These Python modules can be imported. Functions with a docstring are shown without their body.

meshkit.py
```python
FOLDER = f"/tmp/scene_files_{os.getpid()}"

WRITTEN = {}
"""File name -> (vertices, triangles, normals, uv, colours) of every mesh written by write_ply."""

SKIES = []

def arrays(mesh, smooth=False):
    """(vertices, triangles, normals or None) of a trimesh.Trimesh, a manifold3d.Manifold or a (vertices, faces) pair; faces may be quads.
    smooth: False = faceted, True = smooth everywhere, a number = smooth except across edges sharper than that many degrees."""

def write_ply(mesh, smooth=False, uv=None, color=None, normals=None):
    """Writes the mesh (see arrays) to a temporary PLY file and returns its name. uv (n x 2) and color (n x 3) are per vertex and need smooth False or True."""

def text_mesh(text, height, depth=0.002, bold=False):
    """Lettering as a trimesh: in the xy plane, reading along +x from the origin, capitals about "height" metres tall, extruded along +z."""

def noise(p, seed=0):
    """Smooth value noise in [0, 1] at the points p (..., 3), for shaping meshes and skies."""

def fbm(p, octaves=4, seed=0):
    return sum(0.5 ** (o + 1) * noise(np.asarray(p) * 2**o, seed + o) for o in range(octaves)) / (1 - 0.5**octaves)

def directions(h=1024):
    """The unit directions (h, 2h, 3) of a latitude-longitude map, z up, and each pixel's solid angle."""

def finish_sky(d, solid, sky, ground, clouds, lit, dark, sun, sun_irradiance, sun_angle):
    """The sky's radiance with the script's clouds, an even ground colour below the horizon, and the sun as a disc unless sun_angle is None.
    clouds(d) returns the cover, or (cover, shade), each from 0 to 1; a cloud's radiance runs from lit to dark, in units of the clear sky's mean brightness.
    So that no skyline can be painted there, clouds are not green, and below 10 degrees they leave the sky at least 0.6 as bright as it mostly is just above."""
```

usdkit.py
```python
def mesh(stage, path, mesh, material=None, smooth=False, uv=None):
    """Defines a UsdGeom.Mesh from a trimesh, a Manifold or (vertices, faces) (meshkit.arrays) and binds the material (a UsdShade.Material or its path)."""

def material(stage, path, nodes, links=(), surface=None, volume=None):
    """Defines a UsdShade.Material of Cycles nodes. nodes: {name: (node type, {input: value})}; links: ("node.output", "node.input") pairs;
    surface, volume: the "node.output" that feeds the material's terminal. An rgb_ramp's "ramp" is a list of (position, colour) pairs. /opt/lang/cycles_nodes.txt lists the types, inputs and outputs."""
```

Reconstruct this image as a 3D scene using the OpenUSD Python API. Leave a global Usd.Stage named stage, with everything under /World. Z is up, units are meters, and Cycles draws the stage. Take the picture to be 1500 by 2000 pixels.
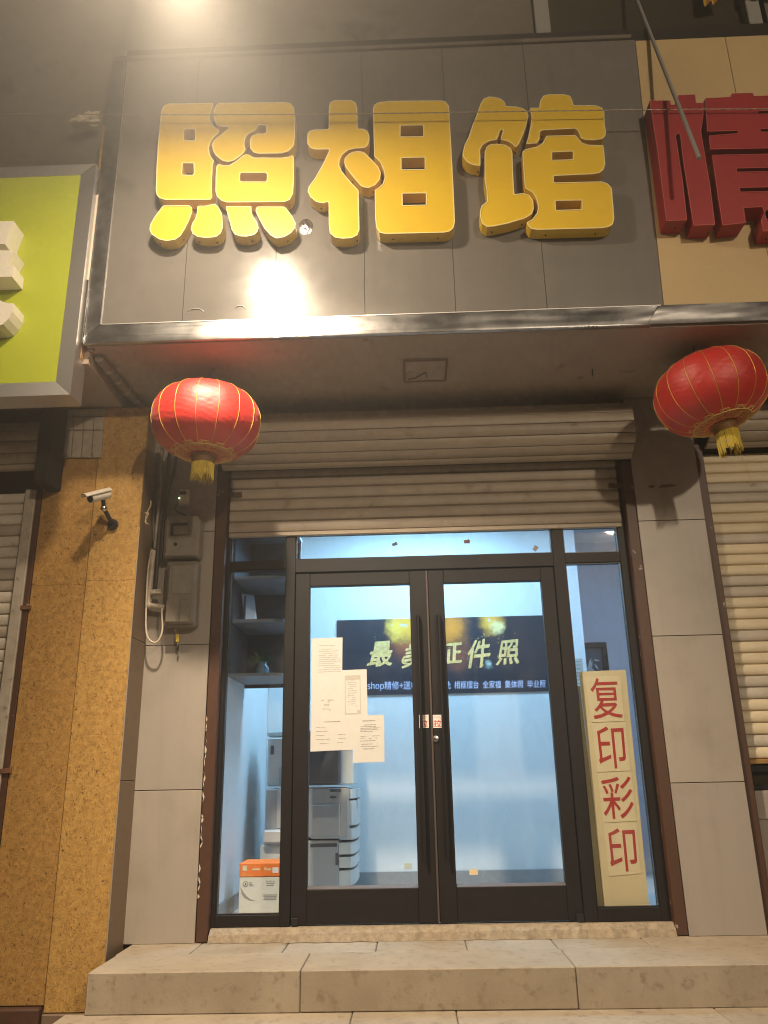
import math, random, json
import numpy as np
import trimesh
from scipy.spatial import ConvexHull
from shapely.geometry import Polygon, LineString, Point, box as sbox
from shapely.ops import unary_union
from shapely import affinity
from pxr import Usd, UsdGeom, UsdLux, UsdShade, Gf, Sdf
import usdkit, meshkit

random.seed(7)
rng = np.random.default_rng(7)
stage = Usd.Stage.CreateInMemory()
UsdGeom.SetStageUpAxis(stage, UsdGeom.Tokens.z)
UsdGeom.SetStageMetersPerUnit(stage, 1.0)
UsdGeom.Xform.Define(stage, '/World')
UsdGeom.Scope.Define(stage, '/World/Looks')

# ------------------------------------------------------------------ camera, sky, lamps, exposure
PITCH, YAW, ROLL, EYE_Y, EYE_Z, FOCAL = math.radians(18.048), math.radians(-1.524), math.radians(-1.143), -5.4, 0.95, 1560.0
_f = np.array([math.sin(YAW) * math.cos(PITCH), math.cos(YAW) * math.cos(PITCH), math.sin(PITCH)])
_r = np.array([math.cos(YAW), -math.sin(YAW), 0.0])
_u = np.cross(_r, _f)
CR = math.cos(ROLL) * _r + math.sin(ROLL) * _u
CU = -math.sin(ROLL) * _r + math.cos(ROLL) * _u
CF = _f
cam = UsdGeom.Camera.Define(stage, '/World/camera')
m = np.eye(4); m[0, :3], m[1, :3], m[2, :3], m[3, :3] = CR, CU, -CF, (0, EYE_Y, EYE_Z)
cam.AddTransformOp().Set(Gf.Matrix4d(*m.ravel().tolist()))
cam.CreateHorizontalApertureAttr(36.0)
cam.CreateVerticalApertureAttr(48.0)
cam.CreateFocalLengthAttr(36.0 * FOCAL / 1500.0)
cam.CreateClippingRangeAttr(Gf.Vec2f(0.05, 500))
cam.CreateExposureAttr(0.0)

sky = UsdLux.DomeLight.Define(stage, '/World/sky')
sky.GetPrim().SetCustomDataByKey('kind', 'structure')
skym = usdkit.material(stage, '/World/Looks/night_sky', {
    's': ('sky_texture', {'sky_type': 'single_scattering', 'sun_disc': False, 'sun_elevation': math.radians(-4.0), 'sun_rotation': 2.2}),
    'w': ('mix', {'mix_type': 'add', 'fac': 1.0, 'color2': (0.060, 0.038, 0.020)}),
    'b': ('background_shader', {'strength': 0.10})},
    [('s.color', 'w.color1'), ('w.color', 'b.color')], surface='b.background')
UsdShade.MaterialBindingAPI.Apply(sky.GetPrim()).Bind(skym)

WARM, COOL = (1.0, 0.81, 0.58), (0.35, 0.69, 1.0)
LAMP_A = (-1.034, -2.65, 4.879)          # the street lamp whose light bounces back off the grey sign
LAMP_B = (5.2, -14.0, 7.0)               # a higher lamp over the street behind the viewer


def disk(path, pos, radius, intensity, color, target=None):
    l = UsdLux.DiskLight.Define(stage, path)
    l.CreateRadiusAttr(radius); l.CreateIntensityAttr(intensity); l.CreateColorAttr(Gf.Vec3f(*color)); l.CreateNormalizeAttr(True)
    z = -np.array(target if target is not None else (0, 0, -1), float); z /= np.linalg.norm(z)
    x = np.cross((0, 1.0, 0.1), z); x /= np.linalg.norm(x); y = np.cross(z, x)
    mm = np.eye(4); mm[0, :3], mm[1, :3], mm[2, :3], mm[3, :3] = x, y, z, pos
    l.AddTransformOp().Set(Gf.Matrix4d(*mm.ravel().tolist()))
    return l


# lights are defined with their lamps' builders further down: street_lamp, ceiling_light
HAZE = 0.020
LAMP_A_POWER, LAMP_A_DOWN, LAMP_B_POWER, ROOM_POWER = 40.0, 440.0, 1000.0, 31.0

# ------------------------------------------------------------------ helpers


def rays(p):
    p = np.atleast_2d(np.asarray(p, float))
    return (p[:, :1] - 750) * CR - (p[:, 1:2] - 1000) * CU + FOCAL * CF


def at(px, py, Y):
    """World point on the plane y = Y that the photograph shows at pixel (px, py)."""
    d = rays([(px, py)])[0]
    return np.array([0, EYE_Y, EYE_Z]) + d * (Y - EYE_Y) / d[1]


def onz(px, py, z):
    d = rays([(px, py)])[0]
    return np.array([0, EYE_Y, EYE_Z]) + d * (z - EYE_Z) / d[2]


def xz(pts, Y):
    d = rays(pts)
    P = np.array([0, EYE_Y, EYE_Z]) + d * ((Y - EYE_Y) / d[:, 1:2])
    return P[:, [0, 2]]


used, base = {}, {}


def numbered(path):
    n = used.get(path, 0); used[path] = n + 1
    return path if n == 0 else f'{path}_{n:03d}'


def tag(prim, label=None, cat=None, group=None, kind=None):
    prim = prim.GetPrim() if hasattr(prim, 'GetPrim') else prim
    for k, v in (('label', label), ('category', cat), ('group', group), ('kind', kind)):
        if v: prim.SetCustomDataByKey(k, v)
    return prim


def thing(name, label=None, cat=None, loc=(0, 0, 0), group=None, kind=None, rot=None):
    path = numbered('/World/' + name)
    x = UsdGeom.Xform.Define(stage, path)
    x.AddTranslateOp().Set(Gf.Vec3d(*map(float, loc)))
    base[path] = np.array(loc, float)
    tag(x, label, cat, group, kind)
    return path


def group_part(name, parent, label=None):
    path = numbered(parent + '/' + name)
    UsdGeom.Xform.Define(stage, path); base[path] = base[parent]
    tag(stage.GetPrimAtPath(path), label)
    return path


def part(name, parent, mesh, mat, smooth=False, label=None, kind=None):
    path = numbered(parent + '/' + name)
    off = base[parent]; base[path] = off
    if not isinstance(mesh, tuple): mesh = (np.array(mesh.vertices), np.array(mesh.faces))
    usdkit.mesh(stage, path, (np.asarray(mesh[0], float) - off, mesh[1]), mat, smooth)
    tag(stage.GetPrimAtPath(path), label, kind=kind)
    return path


def solo(name, mesh, mat, label=None, cat=None, group=None, kind=None, smooth=False):
    path = numbered('/World/' + name)
    if not isinstance(mesh, tuple): mesh = (np.array(mesh.vertices), np.array(mesh.faces))
    v = np.asarray(mesh[0], float)
    c = np.array([(v[:, 0].min() + v[:, 0].max()) / 2, (v[:, 1].min() + v[:, 1].max()) / 2, v[:, 2].min()])
    o = usdkit.mesh(stage, path, (v - c, mesh[1]), mat, smooth)
    UsdGeom.Xformable(o).AddTranslateOp().Set(Gf.Vec3d(*map(float, c)))
    base[path] = c
    tag(o, label, cat, group, kind)
    return path


def quads(f):
    f = np.asarray(f, int)
    return np.vstack([f[:, [0, 1, 2]], f[:, [0, 2, 3]]]) if f.shape[1] == 4 else f


def join(*ms):
    V, F, n = [], [], 0
    for a in ms:
        v, f = a if isinstance(a, tuple) else (np.array(a.vertices), np.array(a.faces))
        f = quads(f); V.append(v); F.append(f + n); n += len(v)
    return np.vstack(V), np.vstack(F)


def move(mesh, d): return mesh[0] + np.array(d, float), mesh[1]


def turn(mesh, R, c=(0, 0, 0)): return (mesh[0] - np.array(c)) @ np.asarray(R).T + np.array(c), mesh[1]


def rot(axis, deg):
    return trimesh.transformations.rotation_matrix(math.radians(deg), axis)[:3, :3]


def hull(p):
    p = np.asarray(p, float); h = ConvexHull(p); f = h.simplices.copy(); c = p.mean(0)
    for i, t in enumerate(f):
        a, b, d = p[t]
        if np.dot(np.cross(b - a, d - a), a - c) < 0: f[i] = t[::-1]
    return p, f


def bx(x0, x1, y0, y1, z0, z1, c=0.0):
    x0, x1 = min(x0, x1), max(x0, x1); y0, y1 = min(y0, y1), max(y0, y1); z0, z1 = min(z0, z1), max(z0, z1)
    c = min(c, (x1 - x0) * .45, (y1 - y0) * .45, (z1 - z0) * .45)
    if c <= 0:
        v = np.array([(x, y, z) for x in (x0, x1) for y in (y0, y1) for z in (z0, z1)], float)
        return v, quads([[0, 1, 3, 2], [4, 6, 7, 5], [0, 4, 5, 1], [2, 3, 7, 6], [0, 2, 6, 4], [1, 5, 7, 3]])
    P = []
    for x, sx in ((x0, 1), (x1, -1)):
        for y, sy in ((y0, 1), (y1, -1)):
            for z, sz in ((z0, 1), (z1, -1)):
                P += [(x, y + sy * c, z + sz * c), (x + sx * c, y, z + sz * c), (x + sx * c, y + sy * c, z)]
    return hull(P)


def hexa(p8, c=0):
    return hull(p8)


def flat(poly, Y, depth):
    """A polygon in (x, z) as a slab whose front face lies at y = Y and that is depth thick (going back)."""
    out = []
    for g in getattr(poly, 'geoms', [poly]):
        if g.is_empty or g.geom_type != 'Polygon' or g.area < 1e-9: continue
        e = trimesh.creation.extrude_polygon(g, depth, engine='earcut')
        v = np.array(e.vertices)
        out.append((np.c_[v[:, 0], Y + depth - v[:, 2], v[:, 1]], np.array(e.faces)))
    return join(*out)


def tube(pts, r, n=8, closed=False, caps=True):
    p = np.asarray(pts, float); k = len(p)
    t = np.roll(p, -1, 0) - np.roll(p, 1, 0) if closed else np.gradient(p, axis=0)
    t /= np.linalg.norm(t, axis=1, keepdims=True) + 1e-12
    a = np.cross(t[0], (0, 0, 1) if abs(t[0][2]) < .9 else (1, 0, 0)); a /= np.linalg.norm(a)
    A = []
    for i in range(k):
        a = a - t[i] * np.dot(a, t[i]); a /= np.linalg.norm(a) + 1e-12; A.append(a)
    A = np.array(A); B = np.cross(t, A)
    ang = np.arange(n) * 2 * np.pi / n
    rr = np.broadcast_to(np.asarray(r, float), (k,))[:, None, None]
    v = (p[:, None] + rr * (np.cos(ang)[None, :, None] * A[:, None] + np.sin(ang)[None, :, None] * B[:, None])).reshape(-1, 3)
    f = []
    for i in range(k if closed else k - 1):
        j = (i + 1) % k
        for q in range(n):
            f.append([i * n + q, i * n + (q + 1) % n, j * n + (q + 1) % n, j * n + q])
    f = quads(f)
    if caps and not closed:
        v = np.vstack([v, p[0], p[-1]])
        f = np.vstack([f, [[k * n, (q + 1) % n, q] for q in range(n)], [[k * n + 1, (k - 1) * n + q, (k - 1) * n + (q + 1) % n] for q in range(n)]])
    return v, f


def spline(pts, n=40):
    from scipy.interpolate import CubicSpline
    p = np.asarray(pts, float); s = np.r_[0, np.cumsum(np.linalg.norm(np.diff(p, axis=0), axis=1))]
    return CubicSpline(s, p)(np.linspace(0, s[-1], n))


def loft_x(profile, x0, x1, closed=True):
    """A closed (y, z) profile swept along x."""
    pr = np.asarray(profile, float); n = len(pr)
    v = np.vstack([np.c_[np.full(n, x), pr] for x in (x0, x1)])
    f = [[i, (i + 1) % n, n + (i + 1) % n, n + i] for i in range(n)]
    pg = trimesh.creation.triangulate_polygon(Polygon(pr), engine='earcut')
    cv, cf = np.asarray(pg[0]), np.asarray(pg[1])
    caps = [(np.c_[np.full(len(cv), x), cv], cf if s else cf[:, ::-1]) for x, s in ((x0, 0), (x1, 1))]
    return join((v, quads(f)), *caps)


def lathe(profile, n=32, c=(0, 0, 0)):
    pr = np.asarray(profile, float); k = len(pr); a = np.arange(n) * 2 * np.pi / n
    v = np.stack([np.outer(pr[:, 0], np.cos(a)), np.outer(pr[:, 0], np.sin(a)), np.repeat(pr[:, 1:2], n, 1)], -1).reshape(-1, 3)
    f = [[i * n + q, i * n + (q + 1) % n, (i + 1) * n + (q + 1) % n, (i + 1) * n + q] for i in range(k - 1) for q in range(n)]
    return v + np.array(c, float), quads(f)


def ellip(c, r, sub=2):
    s = trimesh.creation.icosphere(sub); return np.array(s.vertices) * np.array(r) + np.array(c), np.array(s.faces)


# ------------------------------------------------------------------ materials
LK = '/World/Looks/'


def mat(name, col, rough=.6, metal=0.0, var=None, bump=None, spec=.5, coat=0, stain=None, extra=None, grain=None, streak=None):
    """var = (scale, second colour, low, high): noise between two colours. stain = (scale, colour, low, high): blotches over it. bump = (scale, strength, distance). grain = (scale, amount)."""
    n = {'g': ('geometry', {}), 'p': ('principled_bsdf', {'base_color': col, 'roughness': rough, 'metallic': metal, 'specular_ior_level': spec, 'coat_weight': coat})}
    l, cur = [], None
    if var:
        n['n1'] = ('noise_texture', {'scale': var[0], 'detail': 6.0, 'roughness': .6}); l.append(('g.position', 'n1.vector'))
        n['r1'] = ('rgb_ramp', {'ramp': [(var[2], col), (var[3], var[1])]}); l.append(('n1.fac', 'r1.fac')); cur = 'r1.color'
    if stain:
        n['n2'] = ('noise_texture', {'scale': stain[0], 'detail': 5.0, 'roughness': .65}); l.append(('g.position', 'n2.vector'))
        n['m2'] = ('map_range', {'from_min': stain[2], 'from_max': stain[3], 'to_min': 0.0, 'to_max': 1.0, 'clamp': True}); l.append(('n2.fac', 'm2.value'))
        n['x2'] = ('mix', {'mix_type': 'mix', 'color1': col, 'color2': stain[1]})
        l.append(('m2.result', 'x2.fac'))
        if cur: l.append((cur, 'x2.color1'))
        cur = 'x2.color'
    if grain:
        n['n4'] = ('noise_texture', {'scale': grain[0], 'detail': 3.0, 'roughness': .7}); l.append(('g.position', 'n4.vector'))
        a = grain[1]; n['r4'] = ('rgb_ramp', {'ramp': [(.25, (1 - a,) * 3), (.75, (1 + a,) * 3)]}); l.append(('n4.fac', 'r4.fac'))
        n['x4'] = ('mix', {'mix_type': 'multiply', 'fac': 1.0, 'color1': col}); l.append(('r4.color', 'x4.color2'))
        if cur: l.append((cur, 'x4.color1'))
        cur = 'x4.color'
    if streak:
        n['mp'] = ('mapping', {'scale': (1.0, 1.0, .07)}); n['n5'] = ('noise_texture', {'scale': streak[0], 'detail': 4.0, 'roughness': .7}); l += [('g.position', 'mp.vector'), ('mp.vector', 'n5.vector')]
        a = streak[1]; n['r5'] = ('rgb_ramp', {'ramp': [(.30, (1 - 2 * a,) * 3), (.48, (1, 1, 1)), (.7, (1 + a * .5,) * 3)]}); l.append(('n5.fac', 'r5.fac'))
        n['x5'] = ('mix', {'mix_type': 'multiply', 'fac': 1.0, 'color1': col}); l.append(('r5.color', 'x5.color2'))
        if cur: l.append((cur, 'x5.color1'))
        cur = 'x5.color'
    if cur: l.append((cur, 'p.base_color'))
    if bump:
        n['n3'] = ('noise_texture', {'scale': bump[0], 'detail': 4.0}); l.append(('g.position', 'n3.vector'))
        n['b'] = ('bump', {'strength': bump[1], 'distance': bump[2]}); l += [('n3.fac', 'b.height'), ('b.normal', 'p.normal')]
    if extra: extra(n, l)
    return usdkit.material(stage, LK + name, n, l, surface='p.BSDF')


def rough_noise(scale, lo, hi):
    def f(n, l):
        n['nr'] = ('noise_texture', {'scale': scale, 'detail': 5.0}); l.append(('g.position', 'nr.vector'))
        n['mr'] = ('map_range', {'from_min': .3, 'from_max': .7, 'to_min': lo, 'to_max': hi, 'clamp': True}); l += [('nr.fac', 'mr.value'), ('mr.result', 'p.roughness')]
    return f


M = {}
M['grey_panel'] = mat('grey_composite_panel', (.170, .155, .140), .18, var=(3, (.180, .164, .148), .3, .7), bump=(5, .012, .01), spec=.55, grain=(300, .06), stain=(3.2, (.205, .187, .168), .52, .78), streak=(9, .035), coat=.4, extra=lambda n, l: (rough_noise(9, .15, .21)(n, l), n['p'][1].update(coat_roughness=.48)))
M['cream_panel'] = mat('cream_composite_panel', (.60, .44, .22), .5, var=(2, (.54, .39, .19), .3, .7), grain=(50, .04))
M['green_panel'] = mat('green_composite_panel', (.40, .45, .028), .5, var=(2, (.37, .42, .025), .3, .7), grain=(50, .05))
M['chrome'] = mat('mirror_trim', (.56, .55, .55), .24, 1.0, bump=(9, .015, .01), extra=rough_noise(4, .2, .34), stain=(26, (.26, .24, .23), .64, .74))
M['steel'] = mat('brushed_steel_trim', (.70, .68, .67), .5, 1.0, bump=(40, .05, .01))
M['yellow_face'] = mat('yellow_acrylic', (.84, .56, .012), .42, var=(2.4, (.79, .51, .012), .3, .7), coat=.15, grain=(120, .04), stain=(5, (.72, .44, .02), .58, .80))
M['yellow_rim'] = mat('pale_yellow_rim', (.93, .82, .42), .3)
M['red_face'] = mat('red_letter', (.36, .014, .017), .45, var=(3, (.31, .012, .015), .3, .7))
M['red_rim'] = mat('red_letter_rim', (.55, .10, .09), .45)
M['white_letter'] = mat('white_letter', (.70, .66, .56), .45, grain=(40, .04))
M['plaster'] = mat('soffit_plaster', (.40, .33, .265), .9, var=(2.2, (.34, .28, .22), .35, .7), stain=(5, (.17, .12, .085), .62, .74), bump=(70, .15, .004), grain=(110, .06))
M['wall_dark'] = mat('upper_wall_render', (.17, .145, .12), .9, var=(2, (.13, .11, .09), .3, .7), bump=(40, .2, .006), stain=(2.5, (.08, .065, .05), .56, .75))
M['wall_brown'] = mat('brown_render', (.19, .12, .075), .85, var=(3, (.15, .095, .06), .3, .7), bump=(40, .15, .004))
M['tile'] = mat('grey_stone_tile', (.375, .332, .292), .42, var=(150, (.33, .29, .252), .35, .65), stain=(2.6, (.30, .262, .225), .52, .74), grain=(260, .12), streak=(14, .035))
M['tile2'] = mat('grey_stone_tile_warm', (.39, .342, .295), .42, var=(150, (.345, .30, .255), .35, .65), stain=(3.1, (.31, .268, .225), .52, .74), grain=(260, .12), streak=(11, .035))
M['joint'] = mat('dark_joint', (.07, .055, .045), .9)


def tan_mat(name, a, b, dark):
    n = {'g': ('geometry', {}),
         'nz': ('noise_texture', {'scale': 24.0, 'detail': 3.0, 'distortion': .6}),
         'base': ('rgb_ramp', {'ramp': [(.32, a), (.7, b)]}),
         'nd': ('noise_texture', {'scale': 26.0, 'detail': 2.0}),
         'vs': ('vector_math', {'math_type': 'scale', 'scale': .085}),
         'va': ('vector_math', {'math_type': 'add'}),
         'mp': ('mapping', {'scale': (1.0, 1.0, .8)}),
         'vo': ('noise_texture', {'scale': 30.0, 'detail': 1.0, 'roughness': .4, 'distortion': 3.2}),
         'ab': ('math', {'math_type': 'subtract', 'value2': .5}),
         'ab2': ('math', {'math_type': 'absolute'}),
         'ln': ('map_range', {'from_min': .014, 'from_max': .034, 'to_min': 1.0, 'to_max': 0.0, 'clamp': True}),
         'gt': ('noise_texture', {'scale': 38.0, 'detail': 2.0}),
         'gm': ('map_range', {'from_min': .40, 'from_max': .50, 'to_min': .18, 'to_max': 1.0, 'clamp': True}),
         'mu': ('math', {'math_type': 'multiply'}),
         'mx': ('mix', {'mix_type': 'mix', 'color2': dark}),
         'ns': ('noise_texture', {'scale': 120.0, 'detail': 2.0}),
         'nr': ('rgb_ramp', {'ramp': [(.3, (.86, .86, .86)), (.7, (1.1, 1.1, 1.1))]}),
         'mg': ('mix', {'mix_type': 'multiply', 'fac': 1.0}),
         'bp': ('bump', {'strength': .25, 'distance': .003}),
         'p': ('principled_bsdf', {'roughness': .5, 'specular_ior_level': .4})}
    l = [('g.position', 'nz.vector'), ('nz.fac', 'base.fac'), ('g.position', 'nd.vector'), ('nd.color', 'vs.vector1'), ('vs.vector', 'va.vector1'), ('g.position', 'va.vector2'),
         ('va.vector', 'mp.vector'), ('mp.vector', 'vo.vector'), ('vo.fac', 'ab.value1'), ('ab.value', 'ab2.value1'), ('ab2.value', 'ln.value'), ('g.position', 'gt.vector'), ('gt.fac', 'gm.value'), ('ln.result', 'mu.value1'), ('gm.result', 'mu.value2'),
         ('mu.value', 'mx.fac'), ('base.color', 'mx.color1'), ('g.position', 'ns.vector'), ('ns.fac', 'nr.fac'), ('mx.color', 'mg.color1'), ('nr.color', 'mg.color2'), ('mg.color', 'p.base_color'),
         ('vo.fac', 'bp.height'), ('bp.normal', 'p.normal')]
    return usdkit.material(stage, LK + name, n, l, surface='p.BSDF')


M['tan'] = tan_mat('tan_patterned_board', (.44, .25, .07), (.55, .33, .10), (.085, .042, .014))
M['tan_dark'] = tan_mat('darker_tan_patterned_board', (.36, .195, .052), (.46, .262, .078), (.075, .038, .012))
M['brown_tile'] = mat('brown_reveal_tile', (.20, .135, .085), .5, var=(30, (.17, .115, .07), .3, .7), grain=(200, .06))
M['brown_metal'] = mat('brown_painted_metal', (.085, .037, .02), .5, var=(20, (.066, .029, .016), .3, .7), stain=(11, (.40, .33, .27), .66, .69), bump=(30, .1, .003))
M['peeled'] = mat('peeled_paint', (.55, .46, .38), .8)
M['slat'] = mat('aged_shutter_slat', (.36, .30, .235), .5, var=(6, (.30, .245, .19), .35, .7), stain=(9, (.19, .14, .10), .60, .76), grain=(90, .08), bump=(60, .06, .002))
M['slat2'] = mat('aged_shutter_slat_pale', (.40, .335, .265), .5, var=(7, (.33, .275, .21), .35, .7), stain=(7, (.22, .165, .12), .62, .78), grain=(90, .08), bump=(60, .06, .002))
M['slat_cream'] = mat('cream_shutter_slat', (.74, .635, .45), .5, var=(6, (.68, .57, .39), .35, .7), grain=(80, .05))
M['slat_white'] = mat('white_shutter_slat', (.56, .50, .42), .5, var=(6, (.48, .42, .34), .35, .7), stain=(9, (.30, .24, .18), .62, .76), grain=(80, .05))
M['rail'] = mat('dirty_white_rail', (.42, .37, .30), .6, var=(14, (.32, .27, .21), .35, .7), stain=(18, (.16, .12, .09), .6, .72))
M['dark_metal'] = mat('dark_brown_door_aluminium', (.011, .009, .0088), .5, var=(8, (.015, .012, .0115), .3, .7), grain=(120, .1), spec=.3)
M['bead'] = mat('brown_glazing_bead', (.085, .062, .05), .45)
M['black'] = mat('black_plastic', (.015, .014, .014), .35)
M['dark_gap'] = mat('dark_recess', (.02, .016, .012), .9)
M['silver'] = mat('lock_metal', (.65, .62, .58), .25, 1.0)
M['stone'] = mat('step_stone', (.36, .295, .215), .78, var=(3.5, (.285, .23, .165), .3, .7), stain=(15, (.19, .15, .105), .54, .74), streak=(9, .03), bump=(60, .25, .004), grain=(260, .12))
M['stone2'] = mat('step_stone_pale', (.38, .315, .235), .78, var=(3, (.30, .245, .18), .3, .7), stain=(19, (.20, .155, .11), .55, .74), streak=(8, .03), bump=(60, .25, .004), grain=(260, .12))
M['mortar'] = mat('rough_mortar', (.36, .29, .205), .95, var=(25, (.24, .19, .135), .4, .65), bump=(50, .6, .01))
M['asphalt'] = mat('street_ground', (.25, .22, .18), .85, var=(6, (.20, .175, .145), .3, .7), bump=(80, .3, .006))
M['room_wall'] = mat('white_room_wall', (.74, .75, .75), .7, grain=(30, .02))
M['room_grey'] = mat('grey_room_wall', (.62, .60, .66), .8)
M['room_floor'] = mat('room_floor_tile', (.55, .53, .50), .25, var=(5, (.48, .46, .44), .3, .7))
M['skirting'] = mat('grey_skirting_stone', (.34, .33, .33), .35, var=(25, (.27, .26, .26), .3, .7))
M['paper'] = mat('white_paper', (.64, .625, .60), .85, grain=(20, .03))
M['paper_text'] = mat('grey_print', (.23, .21, .19), .85)
M['paper_text_dark'] = mat('dark_print', (.30, .27, .24), .85)
M['paper_grey'] = mat('grey_paper_print', (.50, .465, .42), .85)
M['paper_fold'] = mat('paper_fold_shade', (.62, .57, .50), .85)
M['sheet'] = mat('yellow_sheet', (.68, .555, .33), .8, var=(4, (.63, .505, .29), .3, .7))
M['sheet2'] = mat('pale_yellow_sheet', (.71, .59, .37), .8)
M['sheet_edge'] = mat('folded_sheet_edge', (.40, .315, .16), .8)
M['red_print'] = mat('red_print', (.42, .028, .02), .7)
M['sticker_white'] = mat('white_sticker', (.78, .74, .70), .6)
M['sticker_red'] = mat('red_sticker_print', (.55, .05, .03), .6)
M['orange'] = mat('orange_carton', (.86, .20, .028), .55, stain=(12, (.90, .42, .10), .60, .72))
M['carton'] = mat('white_carton', (.70, .66, .57), .7)
M['copier'] = mat('grey_office_plastic', (.45, .445, .435), .5, grain=(100, .04))
M['copier_light'] = mat('pale_office_plastic', (.62, .61, .58), .5, grain=(100, .04))
M['copier_dark'] = mat('dark_office_plastic', (.085, .085, .10), .5)
M['shelf'] = mat('grey_shelf_board', (.20, .205, .215), .6)
M['shelf_dark'] = mat('dark_shelf_back', (.062, .066, .074), .7)
M['shelf_edge'] = mat('pale_shelf_edge', (.62, .62, .64), .5)
M['leaf'] = mat('plant_leaf', (.05, .11, .03), .6)
M['glaze'] = mat('blue_glazed_pot', (.16, .24, .28), .25)
M['wire'] = mat('steel_wire', (.36, .30, .24), .45, .6)
M['white_plastic'] = mat('white_plastic', (.64, .59, .50), .4)
M['pipe'] = mat('old_white_pipe', (.55, .48, .38), .5, stain=(20, (.35, .28, .2), .55, .7))
M['cable_dark'] = mat('dark_cable', (.055, .045, .038), .6)
M['meter'] = mat('grey_meter_plastic', (.27, .235, .195), .5, var=(18, (.22, .19, .155), .3, .7), stain=(14, (.14, .11, .085), .58, .72))
M['meter_clear'] = mat('cloudy_meter_cover', (.28, .245, .205), .25, var=(9, (.21, .18, .15), .3, .7), coat=.4)
M['rope'] = mat('straw_rope', (.52, .40, .25), .9)
M['gold'] = mat('gold_print', (.80, .54, .18), .5, .1)
M['gold_thread'] = mat('gold_thread', (.78, .50, .09), .35, .45)
M['fringe'] = mat('yellow_fringe', (.78, .60, .07), .55)
M['collar'] = mat('brown_collar', (.20, .095, .018), .6)
M['foam'] = mat('torn_foam', (.62, .54, .44), .95, bump=(40, .8, .01))
M['window_frame'] = mat('pale_window_frame', (.30, .285, .27), .5)
M['rust'] = mat('rusty_metal', (.20, .085, .035), .8, var=(40, (.12, .05, .025), .3, .7))
M['yellow_cloth'] = mat('yellow_cloth', (.55, .33, .04), .8)
M['pink_cloth'] = mat('pink_cloth', (.45, .22, .20), .8)
M['blue_print'] = mat('blue_print', (.02, .06, .45), .5)
M['navy_text'] = mat('pale_lilac_print', (.62, .62, .85), .6)
M['gold_text'] = mat('gold_banner_print', (.92, .62, .24), .5, var=(30, (.75, .42, .12), .4, .65))
M['led'] = usdkit.material(stage, LK + 'green_led', {'e': ('emission', {'color': (.6, 1.0, .55), 'strength': 4.0})}, [], surface='e.emission')
M['satin'] = mat('red_satin', (.62, .024, .016), .55, var=(5, (.55, .019, .013), .3, .7), spec=.6, coat=.3, bump=(55, .22, .006),
                 extra=lambda n, l: n['p'][1].update(coat_roughness=.5, coat_ior=1.7, sheen_weight=.25, sheen_roughness=.35, sheen_tint=(1, .6, .5)))
M['satin_faded'] = M['satin']


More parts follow.
